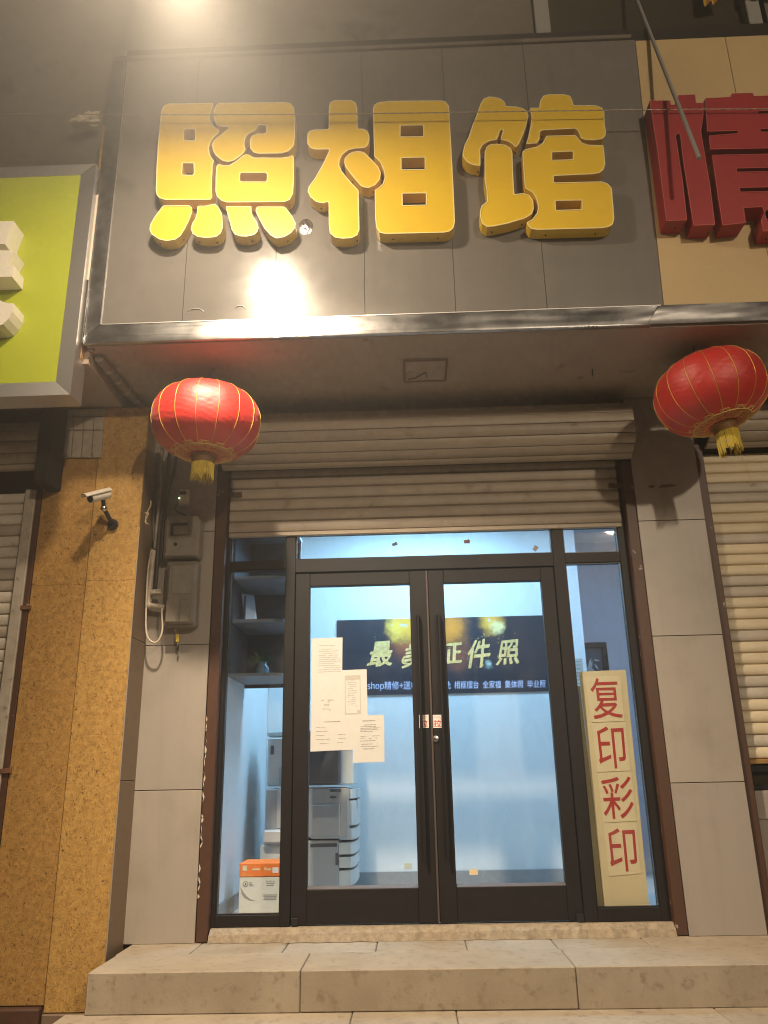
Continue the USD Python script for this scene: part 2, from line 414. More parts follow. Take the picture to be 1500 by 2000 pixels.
def glass(name, tint=(.95, .97, .98)):
    return usdkit.material(stage, LK + name, {
        'f': ('layer_weight', {'blend': .5}), 'pw': ('math', {'math_type': 'power', 'value2': 5.0}), 'ma': ('math', {'math_type': 'multiply_add', 'value2': .85, 'value3': .03}),
        't': ('transparent_bsdf', {'color': tint}), 'gl': ('glossy_bsdf', {'color': (.9, .9, .9), 'roughness': .015}),
        'm': ('mix_closure', {}), 'g': ('geometry', {}), 'mp': ('mapping', {'scale': (1.0, 1.0, .45)}), 'dn': ('noise_texture', {'scale': 7.0, 'detail': 6.0, 'roughness': .65, 'distortion': .6}), 'dm': ('map_range', {'from_min': .45, 'from_max': .8, 'to_min': .0, 'to_max': .035, 'clamp': True}), 'dd': ('diffuse_bsdf', {'color': (.55, .52, .47)}), 'mo': ('mix_closure', {})}, [('g.position', 'mp.vector'), ('mp.vector', 'dn.vector'), ('dn.fac', 'dm.value'), ('dm.result', 'mo.fac'), ('m.closure', 'mo.closure1'), ('dd.BSDF', 'mo.closure2'), ('f.facing', 'pw.value1'), ('pw.value', 'ma.value1'), ('ma.value', 'm.fac'), ('t.BSDF', 'm.closure1'), ('gl.BSDF', 'm.closure2')], surface='mo.closure')


M['glass'] = glass('window_pane')
M['dark_glass'] = mat('dark_window_glass', (.055, .045, .03), .08, spec=.5)

GLYPHS = json.loads(r'''{"复":[200,[[[12,-16,7,-3,56,3,82,11,54,32,30,15,19,24,19,26,28,30,47,44,64,63,63,64,43,64,43,123,166,123,166,64,82,64,73,52,155,52,163,46,160,40,147,27,122,12,121,9,154,2,192,-2,184,-15,143,-10,122,-5,103,2,60,-10,22,-16],[58,76,150,75,151,87,149,89,59,89],[58,100,150,99,151,111,59,112],[66,38,77,28,101,16,126,28,138,38]],[[10,117,11,120,23,128,35,140,49,159,53,168,67,164,60,149,180,149,180,136,49,136,44,129,21,107,18,107]]]],"印":[200,[[[107,-16,107,154,183,154,183,29,181,22,177,18,168,15,143,14,141,23,137,29,165,30,168,33,168,139,122,139,122,-16]],[[12,22,19,28,21,36,21,145,45,151,80,164,90,154,90,151,36,135,36,99,91,98,91,83,36,83,36,30,38,29,90,42,91,28,31,12,20,7,18,7]]]],"彩":[200,[[[109,-5,109,-3,130,6,153,22,171,40,179,53,194,47,186,34,166,13,142,-5,121,-16,119,-16]],[[120,65,120,67,136,75,155,89,174,109,189,104,182,94,165,78,135,57,130,56]],[[119,123,121,126,139,136,154,148,169,165,184,159,165,138,135,115,129,113]],[[6,10,7,13,21,22,36,37,53,61,52,62,12,62,11,76,58,76,58,98,73,97,73,76,114,76,114,62,78,62,104,37,111,28,111,25,101,17,89,33,77,45,73,46,73,-16,58,-16,57,42,37,17,17,-1,14,-2]],[[10,150,11,152,75,159,103,166,107,164,114,154,82,146,21,139,14,139]],[[82,97,99,137,114,133,94,94,92,93]],[[52,130,52,133,54,134,64,136,75,113,77,106,76,104,64,100,59,118]],[[24,114,16,126,22,129,28,130,41,110,45,98,33,93]]]],"拉":[200,[[[71,6,139,6,150,56,157,106,159,107,173,104,164,52,153,7,193,6,193,-8,71,-8]],[[80,132,188,132,188,118,80,118]],[[117,165,126,169,132,169,138,153,141,138,128,134,126,135,124,146]],[[102,60,94,102,96,103,107,105,110,94,122,24,121,19,111,16,107,16]],[[9,59,10,63,36,70,36,114,11,114,11,128,36,128,36,168,51,168,51,128,72,128,72,114,51,114,51,75,72,79,73,65,51,59,51,-2,48,-11,41,-15,19,-16,15,-5,15,-2,30,-3,36,-1,36,54,13,48]]]],"最":[200,[[[99,-6,133,13,118,34,110,54,101,54,101,66,178,66,184,63,172,35,155,14,171,3,192,-4,184,-16,162,-8,145,4,107,-16],[123,53,131,37,144,23,157,36,166,53]],[[9,7,29,11,29,77,10,78,10,91,190,91,189,78,94,78,94,19,104,18,104,6,94,5,93,-17,79,-16,78,3,11,-5],[43,13,79,15,79,28,43,28],[43,40,79,39,79,54,43,54],[43,66,78,65,79,77,44,78]],[[35,162,166,162,166,103,36,102],[50,114,150,113,151,126,51,127],[50,138,150,137,151,150,51,151]]]],"美":[200,[[[9,-4,40,4,62,13,77,26,82,35,81,37,17,37,16,51,87,51,89,56,89,67,11,67,11,80,92,80,91,97,29,97,29,110,92,111,91,127,20,127,20,140,60,140,46,162,47,165,57,169,62,166,76,145,72,140,120,140,141,169,154,163,139,140,181,140,181,127,107,127,107,110,172,110,172,97,108,97,107,81,190,80,190,67,107,67,104,52,187,51,187,37,116,36,128,21,138,14,165,3,192,-2,183,-16,162,-12,133,0,111,18,100,34,90,18,78,6,61,-4,18,-16]]]],"证":[200,[[[70,-8,70,6,88,7,88,103,102,103,102,6,129,7,129,138,77,139,77,153,188,153,188,139,145,138,145,86,184,86,184,72,145,72,145,7,192,6,192,-8]],[[10,91,10,105,53,105,53,25,71,37,78,27,75,21,37,-10,27,0,38,17,38,90]],[[21,153,31,163,59,138,61,132,50,124]]]],"件":[200,[[[62,89,75,115,86,158,101,155,94,127,120,127,121,166,136,166,136,127,182,127,181,112,136,112,136,68,191,68,191,54,136,53,136,-16,121,-16,121,53,63,54,63,68,121,68,121,112,89,112,75,82]],[[7,86,34,124,53,167,67,164,64,152,48,120,48,-16,33,-16,33,93,16,73]]]],"照":[200,[[[152,25,166,32,191,-11,177,-17]],[[80,107,104,119,115,133,119,146,86,147,86,160,185,160,181,118,174,106,142,104,138,115,162,116,166,119,168,147,134,147,126,123,111,107,87,97]],[[92,94,179,94,179,38,92,38],[106,52,164,51,164,81,106,81]],[[111,24,125,28,138,-12,123,-15]],[[72,-15,68,25,82,26,86,-14]],[[19,160,77,160,76,44,34,44,33,34,19,34],[33,59,63,58,63,98,33,98],[62,146,33,147,33,111,63,111]],[[9,-11,34,30,49,27,24,-17]]]],"s":[94,[[[7,11,15,24,33,13,51,11,63,15,69,26,68,34,63,40,27,56,18,63,12,78,17,97,25,105,42,111,62,110,81,101,83,97,75,87,61,95,47,97,35,93,30,84,30,78,34,71,71,55,82,45,86,36,86,23,81,11,74,4,54,-3,30,-1]]]],"h":[121,[[[18,158,37,159,36,94,50,105,66,111,86,109,98,100,105,80,105,0,87,0,87,74,82,89,71,95,57,94,45,87,37,79,37,0,18,0]]]],"o":[121,[[[10,51,13,75,20,90,36,105,54,111,76,109,91,101,103,87,111,61,109,35,102,19,87,4,67,-3,45,-1,30,7,15,27],[30,47,33,31,45,16,57,12,64,12,76,16,87,28,92,45,92,62,85,83,77,91,67,95,54,95,44,91,37,84,31,70]]]],"p":[124,[[[18,-46,18,109,33,109,36,96,48,105,60,110,77,111,88,108,103,96,111,79,113,43,109,28,102,15,92,5,77,-2,56,-2,36,9,37,-46],[38,23,49,15,64,12,78,16,87,25,94,45,94,66,90,82,81,92,66,96,59,95,46,89,37,81]]]],"精":[200,[[[80,92,80,104,127,105,126,117,90,117,90,128,127,128,127,140,86,140,85,152,127,152,127,168,141,168,142,152,187,152,186,140,141,140,141,128,182,128,182,117,142,117,141,105,192,104,192,92]],[[92,79,179,79,179,-4,175,-13,167,-16,145,-15,142,-4,162,-4,165,-2,165,16,107,16,106,-16,92,-16],[106,28,164,27,165,41,107,42],[106,54,164,53,165,67,107,68]],[[53,111,65,156,78,153,63,109]],[[6,23,22,52,34,86,8,87,8,101,36,101,36,168,50,168,50,102,73,101,73,87,51,87,50,83,76,44,65,34,53,60,50,61,50,-16,36,-16,36,53,14,9]],[[10,152,21,155,27,138,32,111,21,109,17,132]]]],"修":[200,[[[61,15,61,112,74,112,89,127,106,152,112,168,127,165,120,147,178,147,184,144,185,140,176,124,151,99,169,90,193,84,194,82,187,72,165,77,138,91,117,80,83,70,74,80,74,15],[112,133,118,123,138,106,159,123,165,133],[75,112,75,82,101,88,126,99,104,122,86,104]],[[83,-5,84,-3,113,2,144,12,164,23,176,35,190,30,179,18,166,9,126,-8,90,-16]],[[94,25,131,38,150,49,158,57,170,53,149,35,122,22,101,16]],[[91,51,125,66,139,77,151,73,135,59,104,44,99,43]],[[4,85,29,122,46,166,60,164,56,148,45,124,45,-16,31,-16,31,95,13,71,11,71]]]],"+":[111,[[[8,67,8,81,48,81,48,124,63,124,63,81,104,80,104,67,63,67,63,23,48,23,48,67]]]],"送":[200,[[[5,-3,20,14,35,24,35,85,10,86,10,100,50,100,50,21,64,10,79,4,98,1,146,1,194,5,190,-12,180,-13,99,-14,83,-12,63,-5,42,10,35,8,28,1,17,-16]],[[64,74,64,88,117,89,117,117,70,117,71,131,98,132,82,163,95,168,99,162,112,139,112,137,101,131,138,131,157,168,172,164,155,132,183,131,183,117,133,117,132,89,189,88,189,74,132,73,182,24,176,17,170,14,127,58,108,32,92,20,75,12,66,24,90,36,104,49,113,64,115,73]],[[44,123,16,160,28,166,50,142,57,130]]]],"电":[200,[[[25,139,90,139,90,168,106,168,107,139,173,139,173,38,106,38,106,12,108,5,116,2,165,2,174,8,178,35,192,28,191,12,185,-5,171,-13,110,-13,102,-11,95,-6,91,3,89,38,42,38,41,26,25,26],[106,54,158,53,158,82,106,82],[106,97,158,96,158,124,106,124],[41,54,90,53,90,82,41,82],[41,97,90,96,90,124,41,124]]]],"子":[200,[[[10,64,10,79,93,79,93,108,119,122,141,139,30,140,30,155,164,156,174,148,168,140,145,122,109,101,109,80,191,79,191,64,109,64,109,1,107,-8,103,-12,90,-16,59,-17,52,-2,84,-2,93,1,93,64]]]],"洗":[200,[[[61,-16,53,-4,73,6,84,18,91,34,96,62,95,71,61,71,61,85,120,86,119,121,90,121,75,91,62,99,78,129,87,165,102,163,97,135,120,135,120,168,135,168,135,135,184,135,184,121,135,121,135,86,192,85,192,71,152,70,152,2,155,0,178,0,181,10,181,27,184,29,195,24,193,1,189,-9,181,-14,149,-14,139,-8,137,0,136,71,111,70,109,44,103,22,94,6,83,-5,64,-16]],[[17,156,27,166,53,150,60,142,50,132,37,144]],[[14,-5,45,60,47,60,56,53,56,49,27,-14]],[[8,101,14,111,18,112,35,103,52,90,42,79,24,93]]]],"相":[200,[[[95,-15,95,156,185,156,185,-14,170,-14,169,-3,110,-3,109,-15],[109,12,170,11,170,46,109,46],[109,61,170,60,170,95,109,95],[109,110,170,109,170,142,109,142]],[[6,34,23,61,41,110,10,111,10,125,42,125,43,168,57,168,57,126,86,125,86,111,57,111,57,94,87,59,77,47,60,73,57,74,57,-16,43,-16,43,77,23,34,15,22,12,23]]]],"框":[200,[[[79,157,189,157,189,143,94,143,94,8,192,7,192,-7,79,-6]],[[101,27,101,40,135,41,135,71,106,71,106,84,135,84,135,112,102,112,102,125,185,125,185,112,149,112,149,84,180,84,180,71,149,71,149,41,186,40,186,27]],[[6,39,24,72,36,109,35,113,9,113,9,127,38,127,38,169,52,169,52,127,74,127,74,113,53,113,52,106,77,77,75,70,69,63,57,83,52,87,52,-16,38,-16,38,76,27,50,14,27,12,27]]]],"摆":[200,[[[68,34,68,48,122,49,122,69,78,69,78,82,121,82,122,99,137,99,137,82,184,82,184,69,137,69,137,48,191,48,191,34,125,34,100,3,162,8,152,25,164,31,190,-10,177,-16,172,-5,166,-4,78,-14,74,0,89,11,105,33]],[[75,160,188,160,188,104,75,103],[152,116,173,115,173,148,152,148],[120,116,140,115,140,148,120,148],[89,116,108,115,108,148,89,148]],[[10,47,7,62,33,70,33,114,9,114,9,128,33,128,33,168,48,168,48,128,67,128,67,114,48,114,48,76,68,80,70,66,48,59,48,-1,46,-9,40,-14,15,-16,11,-2,33,0,33,53]]]],"台":[200,[[[20,99,30,105,48,123,74,155,82,169,85,169,98,162,72,129,47,103,148,108,120,137,132,146,169,109,185,87,173,78,159,95,48,89,25,85]],[[36,68,164,68,164,-16,148,-16,147,-6,52,-6,51,-16,36,-16],[51,10,148,9,148,54,51,54]]]],"全":[200,[[[6,91,7,94,33,107,58,125,83,149,98,170,110,166,109,158,137,130,164,110,195,93,195,91,186,80,163,93,162,81,108,81,108,49,162,49,162,36,108,36,108,3,186,3,186,-10,16,-11,15,3,92,3,92,36,41,36,41,49,92,49,92,80,39,81,38,93,15,81],[72,118,43,94,160,95,126,121,100,148]]]],"家":[200,[[[13,4,14,7,37,13,67,26,103,51,97,64,60,43,23,29,16,40,17,42,57,55,91,75,88,81,81,86,55,73,24,63,16,75,56,87,85,103,42,104,42,117,158,117,158,104,108,104,94,93,106,79,115,63,157,96,170,87,142,66,140,62,151,39,163,24,182,9,193,5,184,-8,176,-5,156,10,142,27,128,55,119,50,121,16,118,3,113,-6,100,-15,71,-16,68,-2,92,-2,97,0,103,7,106,18,105,35,79,18,33,-3,20,-7]],[[17,151,90,151,85,166,99,170,111,151,184,151,185,109,169,109,168,137,32,137,31,109,17,109]]]],"福":[200,[[[82,146,82,159,188,159,188,146]],[[4,50,36,78,61,116,11,117,11,131,73,131,80,124,58,83,81,61,83,72,187,72,187,-16,173,-16,172,-7,98,-7,97,-16,83,-16,83,57,73,48,54,69,53,-16,38,-16,38,59,13,37,11,37],[141,7,173,6,173,27,141,27],[141,40,173,39,173,60,141,60],[97,7,127,6,127,27,97,27],[97,40,127,39,127,60,97,60]],[[93,132,178,132,178,86,93,86],[107,99,164,98,164,120,107,120]],[[27,161,31,165,39,167,54,139,42,133]]]],"集":[200,[[[6,-2,47,13,76,31,11,32,11,45,91,45,92,59,107,59,108,45,189,45,189,32,124,31,154,13,193,0,185,-12,166,-7,138,6,109,26,107,25,107,-16,92,-16,91,26,61,5,18,-14,15,-14]],[[6,112,36,141,53,169,68,166,59,147,102,147,94,165,107,169,119,147,177,147,177,135,112,134,113,122,169,122,169,111,112,111,112,97,170,97,170,86,113,86,112,73,184,73,184,61,50,61,49,54,35,54,34,117,19,103,16,103],[49,74,97,73,98,85,50,86],[49,98,97,97,98,110,50,111],[50,134,50,122,98,123,97,135]]]],"体":[200,[[[52,27,70,45,83,63,97,88,107,113,60,114,60,128,116,128,116,168,131,168,131,128,191,128,191,114,141,113,149,91,163,65,179,43,194,29,184,17,169,31,154,53,132,100,131,35,163,35,163,21,131,21,131,-15,116,-15,116,21,83,21,83,35,116,35,116,100,99,64,75,28,63,16]],[[6,87,34,128,50,168,64,164,46,121,46,-16,32,-16,32,94,15,73]]]],"毕":[200,[[[10,33,11,47,92,47,92,73,107,73,108,47,190,47,190,33,107,33,107,-16,92,-16,92,33]],[[104,167,120,167,121,132,146,141,169,154,181,143,158,131,120,117,120,93,125,89,166,89,172,94,174,114,188,109,186,91,183,83,178,78,168,75,125,75,113,77,107,82,104,93]],[[20,82,29,95,29,167,44,167,44,140,94,140,94,126,44,126,44,91,97,99,97,86,29,70]]]],"业":[200,[[[12,-6,12,9,68,10,68,166,83,166,83,10,117,9,117,166,132,166,132,10,188,9,189,-6]],[[138,51,160,94,170,121,184,116,172,86,151,46]],[[17,116,18,119,31,122,54,68,58,52,43,48,35,75]]]],"版":[200,[[[80,-10,90,17,95,44,97,155,146,160,180,167,189,154,161,148,111,143,111,111,181,110,186,108,183,86,176,61,158,24,173,7,192,-4,192,-6,183,-16,180,-16,164,-5,148,12,130,-6,114,-16,110,-15,103,-4,125,9,139,25,126,54,116,94,112,96,110,48,102,5,92,-17],[128,95,136,63,147,39,150,39,161,61,170,96]],[[6,-8,14,13,20,48,21,164,35,164,35,113,55,113,56,169,70,169,70,114,88,113,88,100,35,100,35,71,76,70,76,-16,62,-16,61,56,34,56,30,18,21,-10,16,-17]]]],"P":[127,[[[20,147,73,147,92,143,102,138,110,130,117,110,117,98,113,83,108,75,97,66,80,60,39,59,39,0,20,0],[39,75,69,74,83,77,91,82,98,96,98,112,93,123,76,131,39,132]]]],"U":[144,[[[20,147,38,147,38,51,42,32,53,18,63,14,76,13,92,18,99,25,104,35,107,51,107,147,125,147,124,43,117,20,102,4,81,-3,58,-2,42,4,28,19,20,45]]]],"L":[109,[[[20,147,39,147,39,16,103,16,103,0,20,0]]]]}''')


def glyph(c, grow=0.0):
    """Character outline as a polygon in font units of 1/200 em, baseline at 0."""
    ps = [Polygon(np.array(r[0]).reshape(-1, 2), [np.array(h).reshape(-1, 2) for h in r[1:]]).buffer(0) for r in GLYPHS[c][1]]
    g = unary_union(ps)
    return g.buffer(grow) if grow else g


def fit(poly, x0, x1, z0, z1, b=None):
    b = b or poly.bounds
    sx, sz = (x1 - x0) / (b[2] - b[0]), (z1 - z0) / (b[3] - b[1])
    return affinity.affine_transform(poly, [sx, 0, 0, sz, x0 - b[0] * sx, z0 - b[1] * sz])


def warp(poly, quad, b=None):
    """Maps a polygon's bounding box onto the quad TL, TR, BR, BL in (x, z)."""
    b = b or poly.bounds; q = np.asarray(quad, float)

    def T(c):
        c = np.asarray(c, float); s = ((c[:, 0] - b[0]) / (b[2] - b[0]))[:, None]; t = ((c[:, 1] - b[1]) / (b[3] - b[1]))[:, None]
        return (q[0] * (1 - s) + q[1] * s) * t + (q[3] * (1 - s) + q[2] * s) * (1 - t)
    out = []
    for g in getattr(poly, 'geoms', [poly]):
        out.append(Polygon(T(g.exterior.coords), [T(h.coords) for h in g.interiors]).buffer(0))
    return unary_union(out)

# ------------------------------------------------------------------ ground and steps
solo('street_ground', (np.array([(-60, -60, -.36), (60, -60, -.36), (60, 40, -.36), (-60, 40, -.36)], float), quads([[0, 1, 2, 3]])), M['asphalt'], kind='structure')
steps = thing('entrance_steps', 'two worn stone entrance steps below the glass shop door', 'steps', (0, -.5, -.36), kind='structure')
part('step_core', steps, join(bx(-1.66, 6, -.80, .10, -.36, -.045), bx(-1.66, 6, -1.22, -.80, -.36, -.215)), M['joint'])


def slab(name, px, Y0, Y1, z0, z1, x_left, mats, jit=.002):
    xs = [x_left] + px
    for i in range(len(xs) - 1):
        d = rng.uniform(-jit, jit, 3)
        part(name, steps, bx(xs[i] + .0018, xs[i + 1] - .0018, Y0, Y1 - .003, z0 + d[1], z1 + d[0], .005), mats[i % len(mats)])


slab('platform_slab', [onz(v, 1850, 0)[0] for v in (385, 557, 735, 912, 1089, 1276)] + [2.15, 2.75, 3.3, 3.9], -.40, .045, -.04, 0.0, -1.70, [M['stone2'], M['stone']])
slab('tread_slab', [onz(595, 1880, 0)[0], onz(1122, 1885, 0)[0], 2.3, 3.4], -.83, -.401, -.189, .001, -1.69, [M['stone2'], M['stone'], M['stone2']])
slab('lower_tread_slab', [onz(690, 1970, -.19)[0], onz(890, 1970, -.19)[0], onz(1390, 1965, -.19)[0], 2.8], -1.25, -.80, -.24, -.191, -1.80, [M['stone2'], M['stone']])
slab('riser_stone', [-.3, .9, 2.1, 3.3], -1.235, -1.18, -.36, -.242, -1.78, [M['stone']])
v = []
xs = np.linspace(-1.24, 1.53, 60)
pr = []
tm = []
for i, x in enumerate(xs):
    a = .007 * math.sin(i * 1.7) + rng.uniform(-.006, .006)
    tm.append((x, -.115 + a, .045 + rng.uniform(-.006, .003)))
    tm.append((x, -.135 + a * 1.3, .001)); tm.append((x, .06, .070)); tm.append((x, .06, .001)); tm.append((x, -.075, .070))
tm = np.array(tm).reshape(-1, 5, 3)[:, [1, 0, 4, 2, 3]]
tv = tm.reshape(-1, 3); tf = []
for i in range(len(xs) - 1):
    for k in range(5):
        tf.append([i * 5 + k, (i + 1) * 5 + k, (i + 1) * 5 + (k + 1) % 5, i * 5 + (k + 1) % 5])
part('threshold', steps, (tv, quads(np.array(tf)[:, ::-1])), M['mortar'])

# ------------------------------------------------------------------ the building behind the signs
bld = thing('shop_building', 'rendered shop building whose upper wall rises dark above the grey and cream signs', 'building', (0, .5, -.36))
UW = -.88                                # face of the upper wall
part('upper_wall', bld, join(bx(-9, 9, UW, 0, 3.60, 5.9), bx(-9, 1.05, UW, 0, 5.9, 9.5), bx(2.75, 9, UW, 0, 5.9, 9.5), bx(1.05, 2.75, UW + .22, 0, 5.9, 9.5)), M['wall_dark'])
part('soffit', bld, join(bx(-1.93, 9, -1.085, -.004, 3.485, 3.60), bx(-9, -1.93, -1.04, -.004, 3.392, 3.60)), M['plaster'])
part('lintel_wall', bld, join(bx(-1.32, 1.60, 0.012, .15, 2.60, 3.485), bx(-1.95, -1.32, -.06, .15, -.36, 3.485), bx(1.60, 2.10, -.06, .15, -.36, 3.485), bx(2.10, 9, .25, .4, -.36, 3.485), bx(-9, -1.95, -.22, .15, -.36, 3.392)), M['wall_brown'])
part('side_lintel', bld, bx(2.10, 9, .012, .25, 3.10, 3.485), M['wall_brown'])
wf = part('window_frame', bld, join(bx(1.06, 1.17, UW - .03, UW + .10, 5.93, 8.6, .006), bx(1.17, 2.66, UW - .03, UW + .10, 5.93, 6.0, .006), bx(2.60, 2.70, UW - .03, UW + .10, 6.0, 8.6, .006)), M['window_frame'])
part('window_pane', bld, bx(1.17, 2.60, UW + .06, UW + .075, 6.0, 8.6), M['dark_glass'])
part('window_ledge', bld, bx(1.0, 2.75, UW - .07, UW - .001, 5.86, 5.925, .006), M['wall_dark'])
# a square blanking plate on the soffit with a bent strip of wire
cv = [onz(787, 722, 3.48), onz(873, 722, 3.48)]
sq = sbox(.02, -.80, .31, -.50)
part('cover_plate', bld, join(bx(.02, .31, -.80, -.50, 3.474, 3.4845, .003)), M['plaster'])
part('plate_rim', bld, join(*[bx(a, b, c, d, 3.468, 3.4735, .002) for a, b, c, d in ((.02, .31, -.80, -.785), (.02, .31, -.515, -.50), (.02, .035, -.785, -.515), (.295, .31, -.785, -.515))]), M['wall_brown'])
part('bent_wire', bld, tube([(.05, -.55, 3.466), (.10, -.57, 3.462), (.17, -.66, 3.458), (.175, -.60, 3.455)], .004, 6), M['cable_dark'])
part('wall_nail', bld, tube([onz(1157, 722, 3.48), onz(1157, 734, 3.455)], .004, 6), M['cable_dark'])

# the shop's room
room = thing('shop_room', 'white shop interior in cool bluish light behind the glass front', None, (0, .9, .06), kind='structure')
BW = 1.85
part('back_wall', room, bx(-1.26, 1.585, BW, BW + .06, .02, 3.2), M['room_wall'])
part('left_wall', room, bx(-1.34, -1.262, .06, BW + .06, .02, 3.2), M['room_wall'])
part('right_wall', room, bx(2.55, 2.62, .06, 3.4, .02, 3.2), M['room_grey'])
part('far_wall', room, bx(-1.3, 2.62, 2.75, 2.80, .02, 3.2), M['room_grey'])
part('ceiling', room, bx(-1.34, 2.62, .06, 3.4, 3.2, 3.26), M['room_wall'])
part('front_wall', room, bx(1.62, 2.62, .155, .2, .02, 3.2), M['room_wall'])
part('floor', room, bx(-1.34, 2.62, .06, 3.4, 0.0, .06), M['room_floor'])
part('skirting', room, join(bx(-1.258, 1.585, BW - .014, BW - .001, .061, .165, .003)), M['skirting'])
part('skirting', room, join(bx(-1.261, -1.248, .06, BW - .02, .061, .165, .003)), M['skirting'])

# ------------------------------------------------------------------ tiled pillars
def pillar(label, x0, x1, zs, flip):
    p = thing('tiled_pillar', label, 'pillar', ((x0 + x1) / 2, -.06, -.01), group='tiled pillars beside the shop door')
    part('backing', p, bx(x0 + .004, x1 - .004, -.108, -.06, 0, 3.48), M['joint'])
    for i in range(len(zs) - 1):
        part('tile', p, bx(x0, x1, -.12, -.107, zs[i] + .0022, zs[i + 1] - .0022, .0015), M['tile' if (i + flip) % 2 else 'tile2'])
    return p


pl = pillar('left pillar of large grey stone tiles carrying the electricity meter boxes', -1.752, -1.322, [.0, .869, 1.782, 2.566, 3.48], 0)
pr_ = pillar('right pillar of large grey stone tiles between the shop door and the cream shutter', 1.603, 2.055, [.0, .853, 1.764, 2.554, 3.48], 1)
part('rust_stain', pr_, join(flat(Polygon([(1.69, 2.80), (1.72, 2.815), (1.75, 2.805), (1.73, 2.79)]), -.1212, .001), flat(Polygon([(1.765, 2.79), (1.79, 2.81), (1.85, 2.815), (1.90, 2.805), (1.84, 2.795)]), -.1212, .001)), M['rust'])

# ------------------------------------------------------------------ tan boarded wall on the left
tan = thing('boarded_wall', 'tan wall of squiggle-patterned boards beside the left shutter, camera above', 'wall', (-2.0, -.3, -.36))
TY = -.42
part('backing', tan, bx(-2.34, -1.757, TY + .014, -.22, -.36, 3.38), M['joint'])
for x0, x1, zz, mt in ((-2.065, -1.746, [-.275, 1.20, 2.16, 3.385], 'tan'), (-2.42, -2.071, [-.24, 2.14, 3.385], 'tan_dark')):
    for a, b in zip(zz[:-1], zz[1:]):
        part('patterned_board', tan, bx(x0, x1, TY - (.004 if mt == 'tan' else 0), TY + .0135, a + .0004, b - .0004, .0012), M[mt])
part('corner_trim', tan, bx(-1.7455, -1.7415, TY - .005, TY + .003, -.2, 2.52, .001), M['steel'])
for z0, z1 in ((-.3, .93), (.933, 1.795), (1.798, 3.38)):
    part('side_tile', tan, bx(-1.80, -1.7535 + .006, TY + .0145, -.121, z0, z1, .002), M['brown_tile'])
part('base_ledge', tan, bx(-2.46, -2.075, TY - .05, TY + .01, -.36, -.245, .01), M['brown_metal'])
part('base_ledge', tan, bx(-2.07, -1.70, TY - .02, TY + .01, -.36, -.28, .006), M['brown_tile'])

# white strip tiles stuck high on the tan wall
tp = thing('tiled_vent', 'pale panel of narrow strip tiles high on the dark wall above the camera', 'panel', (-2.1, TY, 2.9))
px_c = [(120, 813), (140, 813), (160, 813), (181, 813), (204, 813)]
for i in range(4):
    for (ya, yb) in ((815, 839), (841, 893)):
        l0, l1 = 126 + i * 19.6 - (ya - 815) * .07, 144 + i * 19.6 - (ya - 815) * .07
        q = [at(l0, ya, TY - .02), at(l1, ya, TY - .02), at(l1 - (yb - ya) * .07, yb, TY - .02), at(l0 - (yb - ya) * .07, yb, TY - .02)]
        part('strip_tile', tp, flat(Polygon([(p[0], p[2]) for p in q]), TY - .02, .0145), M['rail'])
q = [at(104, 801, TY - .02), at(206, 799, TY - .02), at(204, 812, TY - .02), at(112, 813, TY - .02)]
part('header_strip', tp, flat(Polygon([(p[0], p[2]) for p in q]), TY - .025, .02), M['rail'])

# ------------------------------------------------------------------ roller shutters
def slat_profile(z, h, y, back=.006, bulge=.016):
    return [(y + back, z), (y, z + .004), (y - bulge * .55, z + h * .10), (y - bulge, z + h * .32), (y - bulge * .95, z + h * .68), (y - bulge * .45, z + h * .90), (y, z + h * .965), (y + back, z + h * .99)]


def curtain(sh, x0, x1, z0, z1, y, h, mats, bulge=.016):
    n = int(round((z1 - z0) / h)); h = (z1 - z0) / n
    for i in range(n):
        sg = rng.uniform(-.0012, .0012)
        part('slat', sh, loft_x(slat_profile(z0 + i * h, h, y + sg, bulge=bulge), x0, x1), mats[(i * 7 // 3) % len(mats)], smooth=35)


def roll(sh, x0, x1, cy, cz, r, mats, a0=-100, a1=115, seg=.079):
    part('roll_core', sh, move((lambda t: t)(tube([(x0 + .004, cy, cz), (x1 - .004, cy, cz)], r - .011, 36)), (0, 0, 0)), M['dark_gap'])
    da = math.degrees(seg / r); a = a0; i = 0
    while a < a1:
        dr = rng.uniform(-.002, .003)
        pr = []
        for t, o in ((.0, -.008), (.03, 0), (.12, .004), (.4, .009), (.65, .009), (.88, .004), (.955, 0), (.975, -.008)):
            b = math.radians(a + da * t); pr.append((cy - (r + o + dr) * math.cos(b), cz + (r + o + dr) * math.sin(b)))
        for t in (.975, 0):
            b = math.radians(a + da * t); pr.append((cy - (r - .014) * math.cos(b), cz + (r - .014) * math.sin(b)))
        e = rng.uniform(0, .012)
        part('slat', sh, loft_x(pr[::-1], x0, x1 - e), mats[i % len(mats)], smooth=35)
        a += da; i += 1


sh = thing('roller_shutter', 'half-raised grey roller shutter over the glass door, its slats rolled up', 'shutter', (.15, -.06, 2.55), group='roller shutters along the shop fronts')
curtain(sh, -1.235, 1.505, 2.565, 3.06, -.045, .077, [M['slat'], M['slat2'], M['slat']])
roll(sh, -1.27, 1.598, -.135, 3.205, .205, [M['slat2'], M['slat']], a0=-88)
part('bottom_bar', sh, bx(-1.235, 1.505, -.062, -.028, 2.535, 2.566, .005), M['slat'])
for x0, x1 in ((-1.319, -1.247), (1.531, 1.601)):
    part('guide_rail', sh, join(bx(x0, x1, -.112, -.004, .004, 3.0, .004)), M['brown_metal'])
for x0, x1, px, py in ((-1.247, -1.15, 460, 968), (1.44, 1.531, 1200, 950)):
    z = at(px, py, -.07)[2]
    part('stop_bracket', sh, bx(x0, x1, -.085, -.066, z - .012, z + .022, .002), M['brown_metal'])
fl = []
